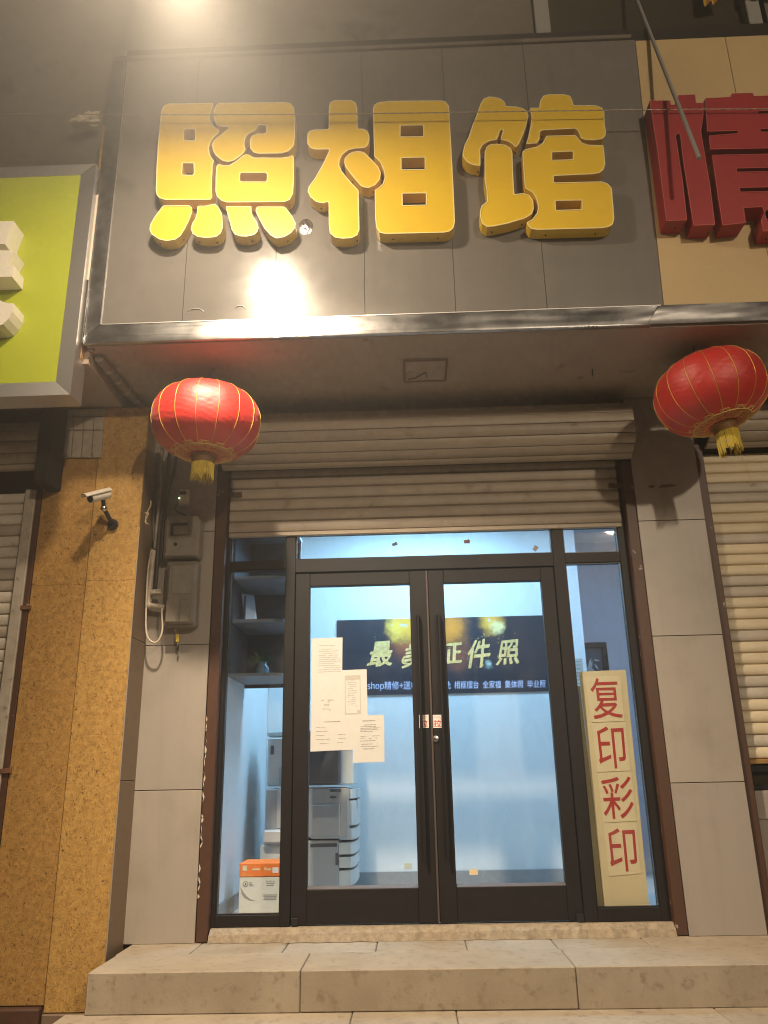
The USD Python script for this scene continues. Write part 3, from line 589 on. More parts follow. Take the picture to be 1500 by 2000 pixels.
for k in range(26):
    z = rng.uniform(.15, 1.35); w = rng.uniform(.004, .016); h = rng.uniform(.02, .07)
    fl.append(flat(Polygon([(-1.318, z), (-1.318 + w * .7, z + h * .2), (-1.318 + w, z + h * .5), (-1.318 + w * .5, z + h * .8), (-1.318, z + h)]), -.1128, .0006))
part('peeled_paint', sh, join(*fl), M['peeled'])

rs = thing('roller_shutter', 'cream roller shutter closed beside the right-hand pillar', 'shutter', (3.2, -.05, .96), group='roller shutters along the shop fronts')
curtain(rs, 2.122, 4.2, .985, 3.07, -.02, .0735, [M['slat_cream'], M['slat_cream'], M['slat_white']])
roll(rs, 2.13, 4.2, -.10, 3.245, .17, [M['slat2'], M['slat']], a0=-88)
part('bottom_bar', rs, bx(2.122, 4.2, -.045, -.008, .955, .984, .004), M['tan_dark'])
part('guide_rail', rs, bx(2.060, 2.119, -.095, .0, .0, 3.12, .004), M['brown_metal'])
sw = thing('side_window', 'dark window strip with a bluish pane under the cream shutter', 'window', (3.1, .05, .80))
part('sill_frame', sw, join(bx(2.12, 4.2, -.02, .06, .905, .95, .004), bx(2.12, 4.2, -.02, .06, .80, .83, .004), bx(2.12, 2.15, -.02, .06, .83, .905, .004)), M['dark_metal'])
part('pane', sw, bx(2.15, 4.2, .03, .036, .83, .905), M['dark_glass'])
sw2 = thing('low_tiled_wall', 'low grey tiled wall under the dark window strip at right', 'wall', (3.1, .05, 0))
part('backing', sw2, bx(2.07, 4.2, -.008, .2, .0, .795), M['joint'])
part('wall_tile', sw2, bx(2.122, 4.2, -.035, -.009, .63, .797, .003), M['tile'])
part('wall_tile', sw2, bx(2.20, 3.2, -.022, -.0085, .315, .627, .002), M['tile2'])
part('wall_tile', sw2, bx(2.20, 3.2, -.022, -.0085, .004, .312, .002), M['tile'])
part('wall_tile', sw2, bx(2.122, 2.197, -.03, -.0085, .004, .627, .002), M['tile'])

ls = thing('roller_shutter', 'white roller shutter at the far left edge behind the tan wall', 'shutter', (-3.3, -.3, -.36), group='roller shutters along the shop fronts')
curtain(ls, -4.2, -2.53, -.30, 2.80, -.36, .0755, [M['slat_white'], M['slat_white'], M['slat2']])
roll(ls, -4.2, -2.40, -.45, 3.09, .165, [M['slat'], M['slat2']], a0=-88)
part('guide_rail', ls, bx(-2.535, -2.462, -.435, -.33, -.34, 2.80, .006), M['rail'])
part('guide_rail', ls, bx(-2.46, -2.425, -.425, -.33, -.34, 3.3, .003), M['brown_metal'])
for z in (1.98, .985):
    part('rail_bolt', ls, bx(-2.47, -2.40, -.44, -.425, z, z + .03, .004), M['rust'])
part('roll_cheek', ls, bx(-2.40, -2.30, -.62, -.36, 2.78, 3.38, .01), M['dark_gap'])

# ------------------------------------------------------------------ shop front glazing and doors
fr = thing('door_frame', 'dark brown aluminium shop front frame holding the glass double door', 'door frame', (.14, 0, .07))
FD = (-.045, .045)
part('jamb', fr, bx(-1.2455, -1.222, *FD, .07, 2.62, .002), M['dark_metal'])
part('jamb', fr, bx(1.474, 1.530, *FD, .07, 2.62, .002), M['dark_metal'])
part('mullion', fr, bx(-.828, -.765, *FD, .07, 2.62, .002), M['dark_metal'])
part('mullion', fr, bx(1.016, 1.096, *FD, .07, 2.62, .002), M['dark_metal'])
part('head_rail', fr, bx(-1.222, 1.474, -.044, .044, 2.552, 2.62), M['dark_metal'])
part('transom', fr, bx(-.765, 1.016, -.043, .043, 2.275, 2.367, .002), M['dark_metal'])
part('transom', fr, bx(-1.222, -.828, -.043, .043, 2.305, 2.362, .002), M['dark_metal'])
part('transom', fr, bx(1.096, 1.474, -.043, .043, 2.292, 2.362, .002), M['dark_metal'])
part('bottom_rail', fr, bx(-1.222, -.828, -.043, .043, .072, .138, .002), M['dark_metal'])
part('bottom_rail', fr, bx(1.096, 1.474, -.043, .043, .072, .146, .002), M['dark_metal'])
for n, a, b, c, d in (('transom_pane', -1.222, -.828, 2.362, 2.552), ('transom_pane', -.765, 1.016, 2.367, 2.552), ('transom_pane', 1.096, 1.474, 2.362, 2.552), ('side_pane', -1.222, -.828, .138, 2.305), ('side_pane', 1.096, 1.474, .146, 2.292)):
    part(n, fr, bx(a, b, -.003, .003, c, d), M['glass'])
    part('glazing_bead', fr, join(bx(a, a + .007, -.03, -.004, c, d), bx(b - .007, b, -.03, -.004, c, d), bx(a + .007, b - .007, -.03, -.004, c, c + .007), bx(a + .007, b - .007, -.03, -.004, d - .007, d)), M['black'])
part('hinge_block', fr, bx(-.755, -.715, -.052, -.044, .075, .12, .002), M['black'])
part('hinge_block', fr, bx(.965, 1.01, -.052, -.044, .075, .12, .002), M['black'])


def leaf(label, x0, x1, g0, g1, hx):
    d = thing('glass_door', label, 'door', ((x0 + x1) / 2, 0, .08), group='leaves of the glass double door')
    Y0, Y1 = -.030, .030
    part('stile', d, bx(x0, g0, Y0, Y1, .078, 2.272, .003), M['dark_metal'])
    part('stile', d, bx(g1, x1, Y0, Y1, .078, 2.272, .003), M['dark_metal'])
    part('top_rail', d, bx(g0, g1, Y0 + .001, Y1 - .001, 2.178, 2.271, .003), M['dark_metal'])
    part('bottom_rail', d, bx(g0, g1, Y0 + .001, Y1 - .001, .079, .272, .003), M['dark_metal'])
    part('bottom_bead', d, hexa([(x, y, z) for x in (g0 + .001, g1 - .001) for y, z in ((Y0 + .002, .2715), (Y0 + .002, .274), (-.004, .2715), (-.004, .290))]), M['bead'])
    part('pane', d, bx(g0, g1, -.003, .003, .272, 2.178), M['glass'])
    h = part('handle', d, tube([(hx, -.075, .44), (hx, -.075, 1.95)], .010, 12), M['dark_metal'], smooth=40)
    for z in (.50, 1.93):
        part('bracket', h, bx(hx - .014, hx + .014, -.074, -.03, z - .02, z + .02, .004), M['dark_metal'])
    return d


L = leaf('left leaf of the glass double door with paper notices stuck on it', -.762, .1425, -.663, .021, .072)
Rr = leaf('right leaf of the glass double door with a round lock and banner seen through', .1475, 1.012, .256, .922, .212)
part('meeting_strip', Rr, bx(.134, .1465, -.042, -.031, .085, 2.265, .002), M['bead'])
lk = at(851, 1443, -.035)
part('lock', Rr, move(turn(lathe([(0, 0), (.018, 0), (.021, .004), (.019, .010), (.008, .013), (0, .013)], 20), rot((1, 0, 0), 90)), (lk[0], -.030, lk[2])), M['silver'], smooth=40)
part('keyhole', Rr, bx(lk[0] - .002, lk[0] + .002, -.0445, -.042, lk[2] - .007, lk[2] + .002), M['black'])

# pull stickers
for (c, lab) in (((819, 1396, 837, 1422), 'red and white pull sticker on the left door leaf'), ((845, 1396, 864, 1422), 'red and white pull sticker on the right door leaf above the lock')):
    a, b = at(c[0], c[3], -.0306), at(c[2], c[1], -.0306)
    s = thing('pull_sticker', lab, 'sticker', ((a[0] + b[0]) / 2, -.0306, a[2]), group='pull stickers on the door')
    part('card', s, bx(a[0], b[0], -.0316, -.0304, a[2], b[2]), M['sticker_white'])
    w, h = b[0] - a[0], b[2] - a[2]
    part('lettering', s, flat(fit(glyph('拉', 3), a[0] + w * .12, b[0] - w * .12, a[2] + h * .08, a[2] + h * .62), -.0321, .0005), M['sticker_red'])
    t = [affinity.translate(glyph(ch), i * 150, 0) for i, ch in enumerate('PULL')]
    part('lettering', s, flat(fit(unary_union(t), a[0] + w * .15, b[0] - w * .15, a[2] + h * .74, a[2] + h * .92), -.0321, .0005), M['sticker_red'])

# small marks on the transom glass
for (cx, cy, w, h, an, mt, lab) in ((771, 1063, 11, 6, 15, 'cable_dark', 'small dark scrap stuck on the transom glass'), (912, 1058, 12, 7, 0, 'rust', 'small reddish sticker scrap on the transom glass'), (1046, 1071, 11, 8, 50, 'meter', 'small tilted grey sticker on the transom glass')):
    p = at(cx, cy, -.004); s = .0034
    g = affinity.translate(affinity.rotate(sbox(-w * s / 2, -h * s / 2, w * s / 2, h * s / 2).union(Polygon([(0, h * s / 2), (w * s * .3, h * s * .8), (w * s * .5, 0)])), an, origin=(0, 0)), p[0], p[2])
    solo('sticker_scrap', flat(g, -.0045, .001), M[mt], lab, 'sticker', group='scraps stuck on the transom glass')
for (cx, cy) in ((997, 1144), (665, 1145)):
    pass

# ------------------------------------------------------------------ notices on the left leaf
def notice(label, quad, Y, rows, frame=None):
    q = xz(quad, Y)
    c = q.mean(0)
    n = thing('paper_notice', label, 'notice', (c[0], Y, q[:, 1].min()), group='paper notices on the left door leaf')
    part('sheet', n, flat(Polygon(q), Y, .0006), M['paper'])

    def sub(u0, v0, u1, v1):
        f = lambda u, v_: (q[0] * (1 - u) + q[1] * u) * (1 - v_) + (q[3] * (1 - u) + q[2] * u) * v_
        return Polygon([f(u0, v0), f(u1, v0), f(u1, v1), f(u0, v1)])
    if frame:
        part('printed_border', n, join(*[flat(sub(*f), Y - .0005, .0004) for f in frame]), M['paper_grey'])
    if rows:
        part('printed_lines', n, join(*[flat(sub(*r[:4]), Y - .0006, .0005) for r in rows]), M['paper_text'], kind='stuff')
    return n, sub


def lines(u0, u1, v0, v1, n, th, seed, gap=.0, dens=.9):
    r = random.Random(seed); out = []
    for i in range(n):
        vv = v0 + (v1 - v0) * i / max(1, n - 1); u = u0 + (r.random() * .04); end = u1 - (r.random() ** 2) * (u1 - u0) * .4
        while u < end:
            w = r.uniform(.03, .16)
            if r.random() < dens: out.append((u, vv, min(u + w, end), vv + th))
            u += w + r.uniform(.012, .03)
    return out


notice('topmost paper notice with faint lines of text at the left of the door glass', [(608, 1247), (669, 1245), (668, 1336), (608, 1338)], -.0052, lines(.25, .95, .16, .2, 1, .010, 1) + lines(.22, .96, .24, .86, 15, .008, 2))
n2, s2 = notice('paper notice with a blank square patch, below the topmost one', [(608, 1316), (668, 1314), (667, 1402), (607, 1402)], -.0060, lines(.33, .75, .60, .60, 1, .014, 4) + lines(.36, .68, .645, .645, 1, .012, 5) + lines(.4, .66, .70, .73, 2, .010, 6) + lines(.36, .66, .80, .84, 2, .010, 7))
notice('paper notice with a grey ornate bordered box, right of the blank square patch', [(667, 1309), (716, 1307), (718, 1398), (667, 1400)], -.0056, lines(.22, .62, .22, .78, 13, .008, 8),
       frame=[(.13, .12, .75, .22), (.13, .22, .165, .96), (.715, .22, .75, .96), (.165, .93, .715, .96), (.60, .87, .715, .93)])
notice('wide paper notice with short rows of text, lowest at the left stile', [(607, 1402), (691, 1399), (690, 1464), (606, 1468)], -.0064, lines(.30, .72, .13, .13, 1, .020, 9, dens=1) + lines(.10, .35, .29, .29, 1, .012, 10) + lines(.10, .45, .41, .77, 4, .014, 11) + lines(.62, .85, .53, .77, 3, .014, 12))
notice('paper notice with dense grey text, lowest and rightmost of the group', [(691, 1398), (750, 1396), (751, 1488), (689, 1490)], -.0058, lines(.28, .82, .11, .11, 1, .018, 13, dens=1) + lines(.2, .86, .2, .34, 5, .012, 14) + lines(.2, .85, .44, .54, 3, .012, 15) + lines(.25, .85, .61, .66, 2, .012, 16) + lines(.3, .85, .71, .71, 1, .014, 17))

# ------------------------------------------------------------------ copy and print sign behind the right sidelight
Y = .030
cs = thing('paper_sign', 'tall yellow paper sign with red characters leaning inside the right sidelight', 'sign', (1.28, Y, .15))
q = xz([(1131, 1312), (1222, 1308), (1268, 1772), (1181, 1775)], Y)
part('backing_sheet', cs, flat(Polygon(q), Y, .003), M['sheet'])
q = xz([(1128, 1340), (1133, 1340), (1182, 1775), (1165, 1770), (1159, 1690)], Y + .008)
part('folded_edge', cs, flat(Polygon(q), Y + .008, .002), M['sheet_edge'])
for ch, sheet, gl in (('复', [(1143, 1322), (1212, 1320), (1220, 1408), (1155, 1411)], [(1150, 1325), (1208, 1323), (1217, 1402), (1160, 1404)]),
                      ('印', [(1155, 1413), (1222, 1410), (1231, 1505), (1167, 1508)], [(1162, 1420), (1217, 1417), (1224, 1500), (1172, 1502)]),
                      ('彩', [(1167, 1510), (1233, 1507), (1243, 1603), (1178, 1607)], [(1172, 1519), (1235, 1516), (1239, 1597), (1181, 1600)]),
                      ('印', [(1178, 1608), (1243, 1606), (1252, 1706), (1190, 1711)], [(1184, 1619), (1239, 1616), (1246, 1701), (1194, 1703)])):
    ly = group_part('character_sheet', cs)
    part('paper', ly, flat(Polygon(xz(sheet, Y - .003)), Y - .003, .0015), M['sheet2'])
    part('lettering', ly, flat(warp(glyph(ch, .5), xz(gl, Y - .0045)), Y - .0045, .001), M['red_print'])

# ------------------------------------------------------------------ banner on the back wall
Y = BW - .012
cp = [(658, 1210), (1072, 1203), (1072, 1353), (662, 1356)]
q = xz(cp, Y); x0, x1 = -.645, 1.262; zt, zb = q[:2, 1].mean(), q[2:, 1].mean()
sp = [(790, 1225, .055, .20, (1.0, .50, .04)), (772, 1228, .03, .12, (1.0, .60, .08)), (880, 1228, .03, .22, (.9, .30, .02)), (800, 1250, .0, .26, (.50, .10, .015)), (958, 1215, .02, .15, (1.0, .48, .04)), (970, 1225, .02, .08, (1.0, .8, .35)), (895, 1280, .0, .20, (.25, .06, .01)), (850, 1310, 0, .16, (.18, .05, .01)), (955, 1296, .0, .05, (.5, .65, .6)), (957, 1212, .0, .025, (.5, .8, .95)), (788, 1221, .0, .03, (.6, .85, .95)), (763, 1224, 0, .025, (.6, .8, .9))]
nn = {'g': ('geometry', {}), 'p': ('principled_bsdf', {'roughness': .5, 'base_color': (.014, .016, .028)}), 'nz': ('noise_texture', {'scale': 9.0, 'detail': 6.0, 'roughness': .65}),
      'sc': ('vector_math', {'math_type': 'scale', 'scale': .17}), 'ad': ('vector_math', {'math_type': 'add'}), 'of': ('vector_math', {'math_type': 'subtract', 'vector2': (.085, .085, .085)})}
ll = [('g.position', 'nz.vector'), ('nz.color', 'sc.vector1'), ('sc.vector', 'ad.vector1'), ('g.position', 'ad.vector2'), ('ad.vector', 'of.vector1')]
cur = None
for i, (a, b, r0, r1, col) in enumerate(sp):
    P = at(a, b, Y)
    nn[f'd{i}'] = ('vector_math', {'math_type': 'distance', 'vector2': tuple(P)}); ll.append(('of.vector', f'd{i}.vector1'))
    nn[f'm{i}'] = ('map_range', {'range_type': 'smoothstep', 'from_min': r1, 'from_max': r0, 'to_min': 0.0, 'to_max': .92, 'clamp': True}); ll.append((f'd{i}.value', f'm{i}.value'))
    nn[f'x{i}'] = ('mix', {'mix_type': 'lighten' if i in (3, 6, 7) else 'mix', 'color1': (.014, .016, .028), 'color2': col}); ll.append((f'm{i}.result', f'x{i}.fac'))
    if cur: ll.append((cur, f'x{i}.color1'))
    cur = f'x{i}.color'
ll.append((cur, 'p.base_color'))
M['banner'] = usdkit.material(stage, LK + 'dark_banner_print', nn, ll, surface='p.BSDF')
bn = thing('photo_banner', 'dark blue banner with gold brush characters and golden sparks on the back wall', 'banner', (.3, Y, zb))
part('board', bn, bx(x0, x1, Y, BW - .001, zb, zt, .001), M['banner'])
chars = []
rr = random.Random(5)
for ch, quad in (('最', [(722, 1254), (764, 1251), (770, 1300), (716, 1304)]), ('美', [(784, 1262), (830, 1250), (836, 1300), (784, 1306)]), ('证', [(852, 1256), (902, 1252), (908, 1294), (856, 1298)]), ('件', [(914, 1252), (956, 1246), (960, 1302), (912, 1306)]), ('照', [(972, 1252), (1012, 1248), (1020, 1296), (968, 1300)])):
    g = glyph(ch, 2.0)
    g = affinity.skew(g, xs=9)
    g = unary_union([g, affinity.translate(g, 5, 4)]).buffer(2.5).buffer(-2.5)
    part('brush_character', bn, flat(warp(g, xz(quad, Y - .002)), Y - .002, .0015), M['gold_text'])
part('brush_flourish', bn, flat(LineString(xz(spline([(797, 1296), (786, 1290), (790, 1284), (812, 1284), (838, 1288)], 20), Y - .002)).buffer(.008), Y - .0024, .0003), M['gold_text'])
small = ''
def textrun(s, a, b, y0, y1):
    x, t = 0, []
    for ch in s:
        w = 110 if ch == ' ' else GLYPHS[ch][0]
        if ch != ' ': t.append(affinity.translate(glyph(ch, 1.5), x, 0))
        x += w
    g = unary_union(t)
    return warp(g, xz([(a, y0), (b, y0 - (b - a) * .012), (b, y1 - (b - a) * .012), (a, y1)], Y - .002), (0, -24, x, 176))
part('lettering', bn, flat(textrun('shop精修+送电子版', 717, 846, 1330.5, 1348), Y - .002, .0015), M['navy_text'])
part('lettering', bn, flat(textrun('洗 相框摆台 全家福 集体照 毕业照', 868, 1066, 1330, 1346), Y - .002, .0015), M['navy_text'])
dots = []
for k in range(120):
    cx = rng.choice([790, 880, 960], p=[.35, .25, .4]) + rng.normal(0, 34); cy = 1236 + abs(rng.normal(0, 30))
    if not (662 < cx < 1068 and 1208 < cy < 1330): continue
    P = at(cx, cy, Y - .0015); r = rng.uniform(.0015, .005)
    dots.append(flat(Point(P[0], P[2]).buffer(r, 3), Y - .0015, .001))
part('gold_sparks', bn, join(*dots), M['gold_text'], kind='stuff')

# skirting label scraps
for (a, b, lab) in (((917, 1697), (933, 1709), 'pale tag stuck on the door glass above the bottom rail'), ((790, 1686), (804, 1696), 'yellowish tag low on the back wall')):
    Yq = -.005 if a[0] == 917 else BW - .002
    pa, pb = at(a[0], b[1], Yq), at(b[0], a[1], Yq)
    solo('small_tag', bx(pa[0], pb[0], Yq - .001, Yq + .0005, pa[2], pb[2]), M['sheet2'], lab, 'tag')

# mirror-like framed window on the far wall and papers by it
Y = 2.73
a, b = at(1151, 1330, Y), at(1183, 1255, Y)
fm = thing('framed_picture', 'dark framed picture with pale leaf pattern deep in the passage', 'picture', ((a[0] + b[0]) / 2, Y, a[2]))
part('frame', fm, join(bx(a[0] - .12, b[0], Y - .03, Y + .019, b[2] - .05, b[2], .003), bx(b[0] - .05, b[0], Y - .03, Y + .019, a[2] - .3, b[2] - .05, .003), bx(a[0] - .12, b[0] - .05, Y - .03, Y + .019, a[2] - .3, a[2] - .25, .003)), M['dark_metal'])
part('dark_ground', fm, bx(a[0] - .12, b[0] - .05, Y, Y + .018, a[2] - .25, b[2] - .05), M['copier_dark'])
lf = []
for k in range(22):
    an = rng.uniform(0, 360); c0 = (a[0] + .02 + rng.normal(0, .03), a[2] + .10 + rng.normal(0, .05))
    lf.append(flat(affinity.translate(affinity.rotate(Polygon([(-.04, 0), (0, .010), (.04, 0), (0, -.010)]), an, origin=(0, 0)), *c0), Y - .003 - k * .0003, .0002))
part('pale_leaves', fm, join(*lf), M['paper'], kind='stuff')
pp = at(1122, 1300, BW - .01)
ps = thing('wall_paper_stack', 'grey poster seen on the wall at the left of the yellow paper sign', 'poster', (pp[0], BW - .003, 1.6))
pa, pb = at(1112, 1370, BW - .004), at(1137, 1286, BW - .004)
part('sheet', ps, bx(pa[0], pb[0], BW - .004, BW - .001, pa[2], pb[2]), M['paper_grey'])
part('printed_lines', ps, join(*[bx(pa[0] + .02, pb[0] - .02, BW - .005, BW - .0042, z, z + .008) for z in np.linspace(pa[2] + .02, pb[2] - .03, 11)]), M['paper_text_dark'], kind='stuff')
pa, pb = at(1112, 1372, .04), at(1128, 1353, .04)
bl = thing('blue_sticker', 'small bright blue sticker at the left of the yellow paper sign', 'sticker', (pa[0], .04, pa[2]))
part('card', bl, bx(pa[0], pb[0], .004, .006, pa[2], pb[2]), M['blue_print'])
part('white_mark', bl, flat(Point((pa[0] + pb[0]) / 2 + .008, (pa[2] + pb[2]) / 2 + .005).buffer(.010), .0035, .0004), M['sticker_white'])

# ------------------------------------------------------------------ copier, cartons, shelf in the room
Y = 0.95


def pbox(thing_, name, pa, pb, Yf, Yb, mt, c=.006, label=None):
    a, b = at(pa[0], pb[1], Yf), at(pb[0], pa[1], Yf)
    return part(name, thing_, bx(a[0], b[0], Yf, Yb, a[2], b[2], c), M[mt], label=label)


cpy = thing('photocopier', 'grey floor-standing photocopier seen through the glass at the left of the shop', 'photocopier', (-.75, 1.2, .06))
a, b = at(517, 1660, Y), at(661, 1640, Y)
part('paper_cabinet', cpy, bx(a[0] + .02, b[0], Y, 1.52, .065, at(600, 1642, Y)[2], .008), M['copier'])
part('paper_cabinet_side', cpy, bx(a[0] - .03, at(549, 1650, Y)[0] + .03, Y - .02, 1.50, .065, at(520, 1650, Y)[2], .006), M['copier_light'])
pbox(cpy, 'side_flap', (513, 1621), (560, 1648), Y - .09, Y + .02, 'copier_light', .012)
pbox(cpy, 'flap_recess', (528, 1640), (556, 1655), Y - .03, Y - .019, 'copier', .002)
pbox(cpy, 'main_body', (517, 1538), (664, 1638), Y + .01, 1.50, 'copier', .01)
pbox(cpy, 'duplex_door', (605, 1537), (681, 1639), Y - .035, Y + .009, 'copier', .012)
pbox(cpy, 'door_panel', (606, 1571), (664, 1634), Y - .045, Y - .034, 'copier', .006)
pbox(cpy, 'grip', (644, 1538.5), (666, 1547), Y - .048, Y - .030, 'copier_dark', .008)
pbox(cpy, 'grip', (644, 1555), (657, 1559), Y - .042, Y - .030, 'copier_dark', .005)
pbox(cpy, 'highlight_strip', (604, 1536), (681, 1538), Y - .04, Y + .03, 'copier_light', .002)
pbox(cpy, 'scanner_body', (521, 1437), (690, 1536), Y + .08, 1.50, 'copier_light', .012)
pbox(cpy, 'document_feeder', (600, 1425), (664, 1533), Y - .02, Y + .2, 'copier_dark', .012)
pbox(cpy, 'feeder_cover', (520, 1425), (560, 1440), Y + .12, 1.4, 'copier_light', .02)
pbox(cpy, 'side_grip', (528, 1456), (535, 1474), Y + .07, Y + .081, 'copier_dark', .006)
pbox(cpy, 'side_door', (545, 1497), (562, 1537), Y + .07, Y + .081, 'copier', .002)
pbox(cpy, 'side_door', (540, 1538), (556, 1618), Y - .002, Y + .012, 'copier_light', .002)
pbox(cpy, 'vent_strip', (606, 1647), (658, 1655), Y - .004, Y + .002, 'copier_dark', .001)
pbox(cpy, 'latch', (655, 1666), (661, 1690), Y - .004, Y + .002, 'copier_dark', .001)
for k, (ya, yb) in enumerate(((1540, 1560), (1562, 1612), (1616, 1640), (1643, 1668), (1671, 1694), (1697, 1728))):
    a, b = at(664, yb, Y + .1), at(697 if k < 3 else 695, ya, Y + .1)
    pts = [(a[0], Y + .02), (b[0] - .035, Y + .03), (b[0] - .01, Y + .10), (b[0], Y + .25), (b[0], 1.48), (a[0], 1.48)]
    part('paper_tray' if k > 1 else 'front_panel', cpy, hexa([(x, y, z) for x, y in pts for z in (a[2] + .003, b[2] - .003)]), M['copier_light'])
pbox(cpy, 'control_panel', (692, 1540), (697, 1582), Y + .16, Y + .5, 'copier_dark', .01)

a, b = at(466, 1762, .42), at(560, 1712, .42)
bxw = thing('paper_carton', 'white paper carton with a round black emblem under the orange box', 'box', ((a[0] + b[0]) / 2, .55, .061))
part('carton', bxw, bx(a[0], b[0] + .02, .42, .66, .062, b[2], .004), M['carton'])
E_ = lambda x, y: at(x, y, .4195)[[0, 2]]
c0 = E_(479.5, 1727); g = Point(c0).buffer(.0175).difference(Point(c0).buffer(.0145)).union(Polygon([(c0[0] - .008, c0[1] - .010), (c0[0], c0[1] + .012), (c0[0] + .008, c0[1] - .010), (c0[0], c0[1] - .004)]))
part('printed_emblem', bxw, flat(g, .4190, .0008), M['black'])
sw_ = [E_(x, y) for x, y in ((470, 1734), (472, 1746), (478, 1754), (488, 1759), (498, 1758.5), (489, 1757), (481, 1750), (475, 1742))]
part('printed_swoosh', bxw, flat(Polygon(sw_).buffer(.001), .4190, .0008), M['paper_text_dark'])
tl = []
for (x, y, w) in ((486, 1724, 6), (486, 1727, 7), (486, 1730, 9), (520, 1721, 4), (526, 1721, 4), (533, 1721, 3), (520, 1725, 16), (520, 1729, 14), (514, 1748, 26), (514, 1751, 25), (516, 1754, 22), (514, 1757, 24)):
    p = E_(x, y); tl.append(bx(p[0], p[0] + w * .0036, .4188, .4196, p[1] - .003, p[1] + .002))
part('printed_lines', bxw, join(*tl), M['paper_text_dark'], kind='stuff')
zt = b[2]
a2, b2 = at(467, 1711, .415), at(562, 1684, .415)
bxo = thing('paper_box', 'orange paper box lid lying on the white carton', 'box', ((a2[0] + b2[0]) / 2, .55, zt + .001))
part('carton', bxo, bx(a2[0], b2[0], .415, .665, zt + .001, b2[2], .006), M['orange'])
E2 = lambda x, y: at(x, y, .4145)[[0, 2]]
p, q2 = E2(532, 1705), E2(544, 1694)
part('printed_label', bxo, bx(p[0], q2[0], .4142, .4152, p[1], q2[1]), M['sticker_white'])
tl = []
for (x, y, w, h) in ((474, 1696, 8, 9), (493, 1698, 14, 3), (516, 1697, 4, 5), (521, 1698, 8, 3)):
    p = E2(x, y); tl.append(flat(Point(p[0] + w * .0018, p[1]).buffer(1).envelope.intersection(sbox(p[0], p[1] - h * .0018, p[0] + w * .0036, p[1] + h * .0018)).buffer(-.001).buffer(.001), .4142, .0008))
part('printed_mark', bxo, join(*tl), M['sheet2'])

# corner shelf against the left wall
sf = thing('wall_shelf', 'dark grey corner shelf unit with rounded boards behind the left sidelight', 'shelf', (-1.1, .6, 1.5))


def board(z, x1, yb, yf):
    pg = Polygon([(-1.26, yf), (x1 - .12, yf), (x1 - .05, yf + .03), (x1, yf + .12), (x1, yb), (-1.26, yb)])
    e = trimesh.creation.extrude_polygon(pg, .022, engine='earcut'); v = np.array(e.vertices); v[:, 2] += z
    return (v, np.array(e.faces))


SH = [(562, 1370, .95), (558, 1262, .0), (560, 1160, 0), (556, 1040, 0)]
YB, YF = .78, .22
for k, z in enumerate((1.605, 1.985, 2.30, 2.72)):
    s = part('shelf_board', sf, board(z, -.835, YB, YF), M['shelf'])
    part('board_edge', s, join(bx(-.836, -.829, YF + .13, YB, z, z + .022, .001)), M['shelf_edge'])
part('back_panel', sf, bx(-1.258, -.84, YB, YB + .018, 1.58, 2.76), M['shelf_dark'])
part('side_panel', sf, bx(-1.2605, -1.245, YF, YB, 1.63, 2.72), M['shelf_dark'])
part('upright', sf, bx(-.846, -.836, YB - .02, YB - .001, 1.628, 2.72), M['shelf_edge'])
vs = at(512, 1335, .55)
pot = thing('potted_plant', 'small glazed pot with dark green leaves on the shelf behind the left sidelight', 'plant', (vs[0], .55, 1.628))
part('pot', pot, lathe([(0, 1.628), (.035, 1.629), (.05, 1.66), (.048, 1.70), (.03, 1.73), (.034, 1.745), (.028, 1.745), (0, 1.72)], 20, (vs[0], .55, 0)), M['glaze'], smooth=40)
lv = []
for k in range(60):
    d = rng.normal(0, 1, 3); d[2] = abs(d[2]) * .8; d /= np.linalg.norm(d); c = np.array([vs[0], .55, 1.74]) + d * rng.uniform(.02, .09)
    s = np.cross(d, (0, 1, .3)); s /= np.linalg.norm(s)
    lv.append((np.array([c - d * .022, c + s * .009, c + d * .022, c - s * .009]), np.array([[0, 1, 2], [0, 2, 3]])))
part('leaves', pot, join(*lv), M['leaf'], kind='stuff')
pa = at(476, 1240, .5)
bk = thing('leaning_folder', 'pale folder leaning upright on the shelf behind the left sidelight', 'folder', (pa[0], .5, 2.008))
part('cover', bk, hexa([(pa[0] + .02, .42, 2.009), (pa[0] + .10, .50, 2.009), (pa[0] - .02, .46, 2.25), (pa[0] + .06, .54, 2.25), (pa[0] + .02, .428, 2.009), (pa[0] + .10, .508, 2.009), (pa[0] - .02, .468, 2.25), (pa[0] + .06, .548, 2.25)]), M['shelf_edge'])
part('spine', bk, bx(pa[0] + .012, pa[0] + .02, .415, .45, 2.009, 2.22), M['copier_dark'])
solo('floor_cable', tube(spline([(-1.24, .30, .09), (-1.20, .26, .069), (-1.15, .3, .068), (-1.12, .42, .068), (-1.2, .6, .068)], 24), .005, 6), M['cable_dark'], 'dark cable looping on the floor in front of the white carton', 'cable')

# ceiling lamp of the room
cl = thing('ceiling_light', 'cool white ceiling light panel inside the shop', 'lamp', (.15, .9, 3.15))
part('housing', cl, bx(-.5, .8, .7, 1.3, 3.165, 3.199, .005), M['white_plastic'])
rl = UsdLux.RectLight.Define(stage, '/World/ceiling_light/lamp')
rl.CreateWidthAttr(1.25); rl.CreateHeightAttr(.55); rl.CreateIntensityAttr(ROOM_POWER); rl.CreateColorAttr(Gf.Vec3f(*COOL)); rl.CreateNormalizeAttr(True)
rl.AddTranslateOp().Set(Gf.Vec3d(0, 0.1, .012))

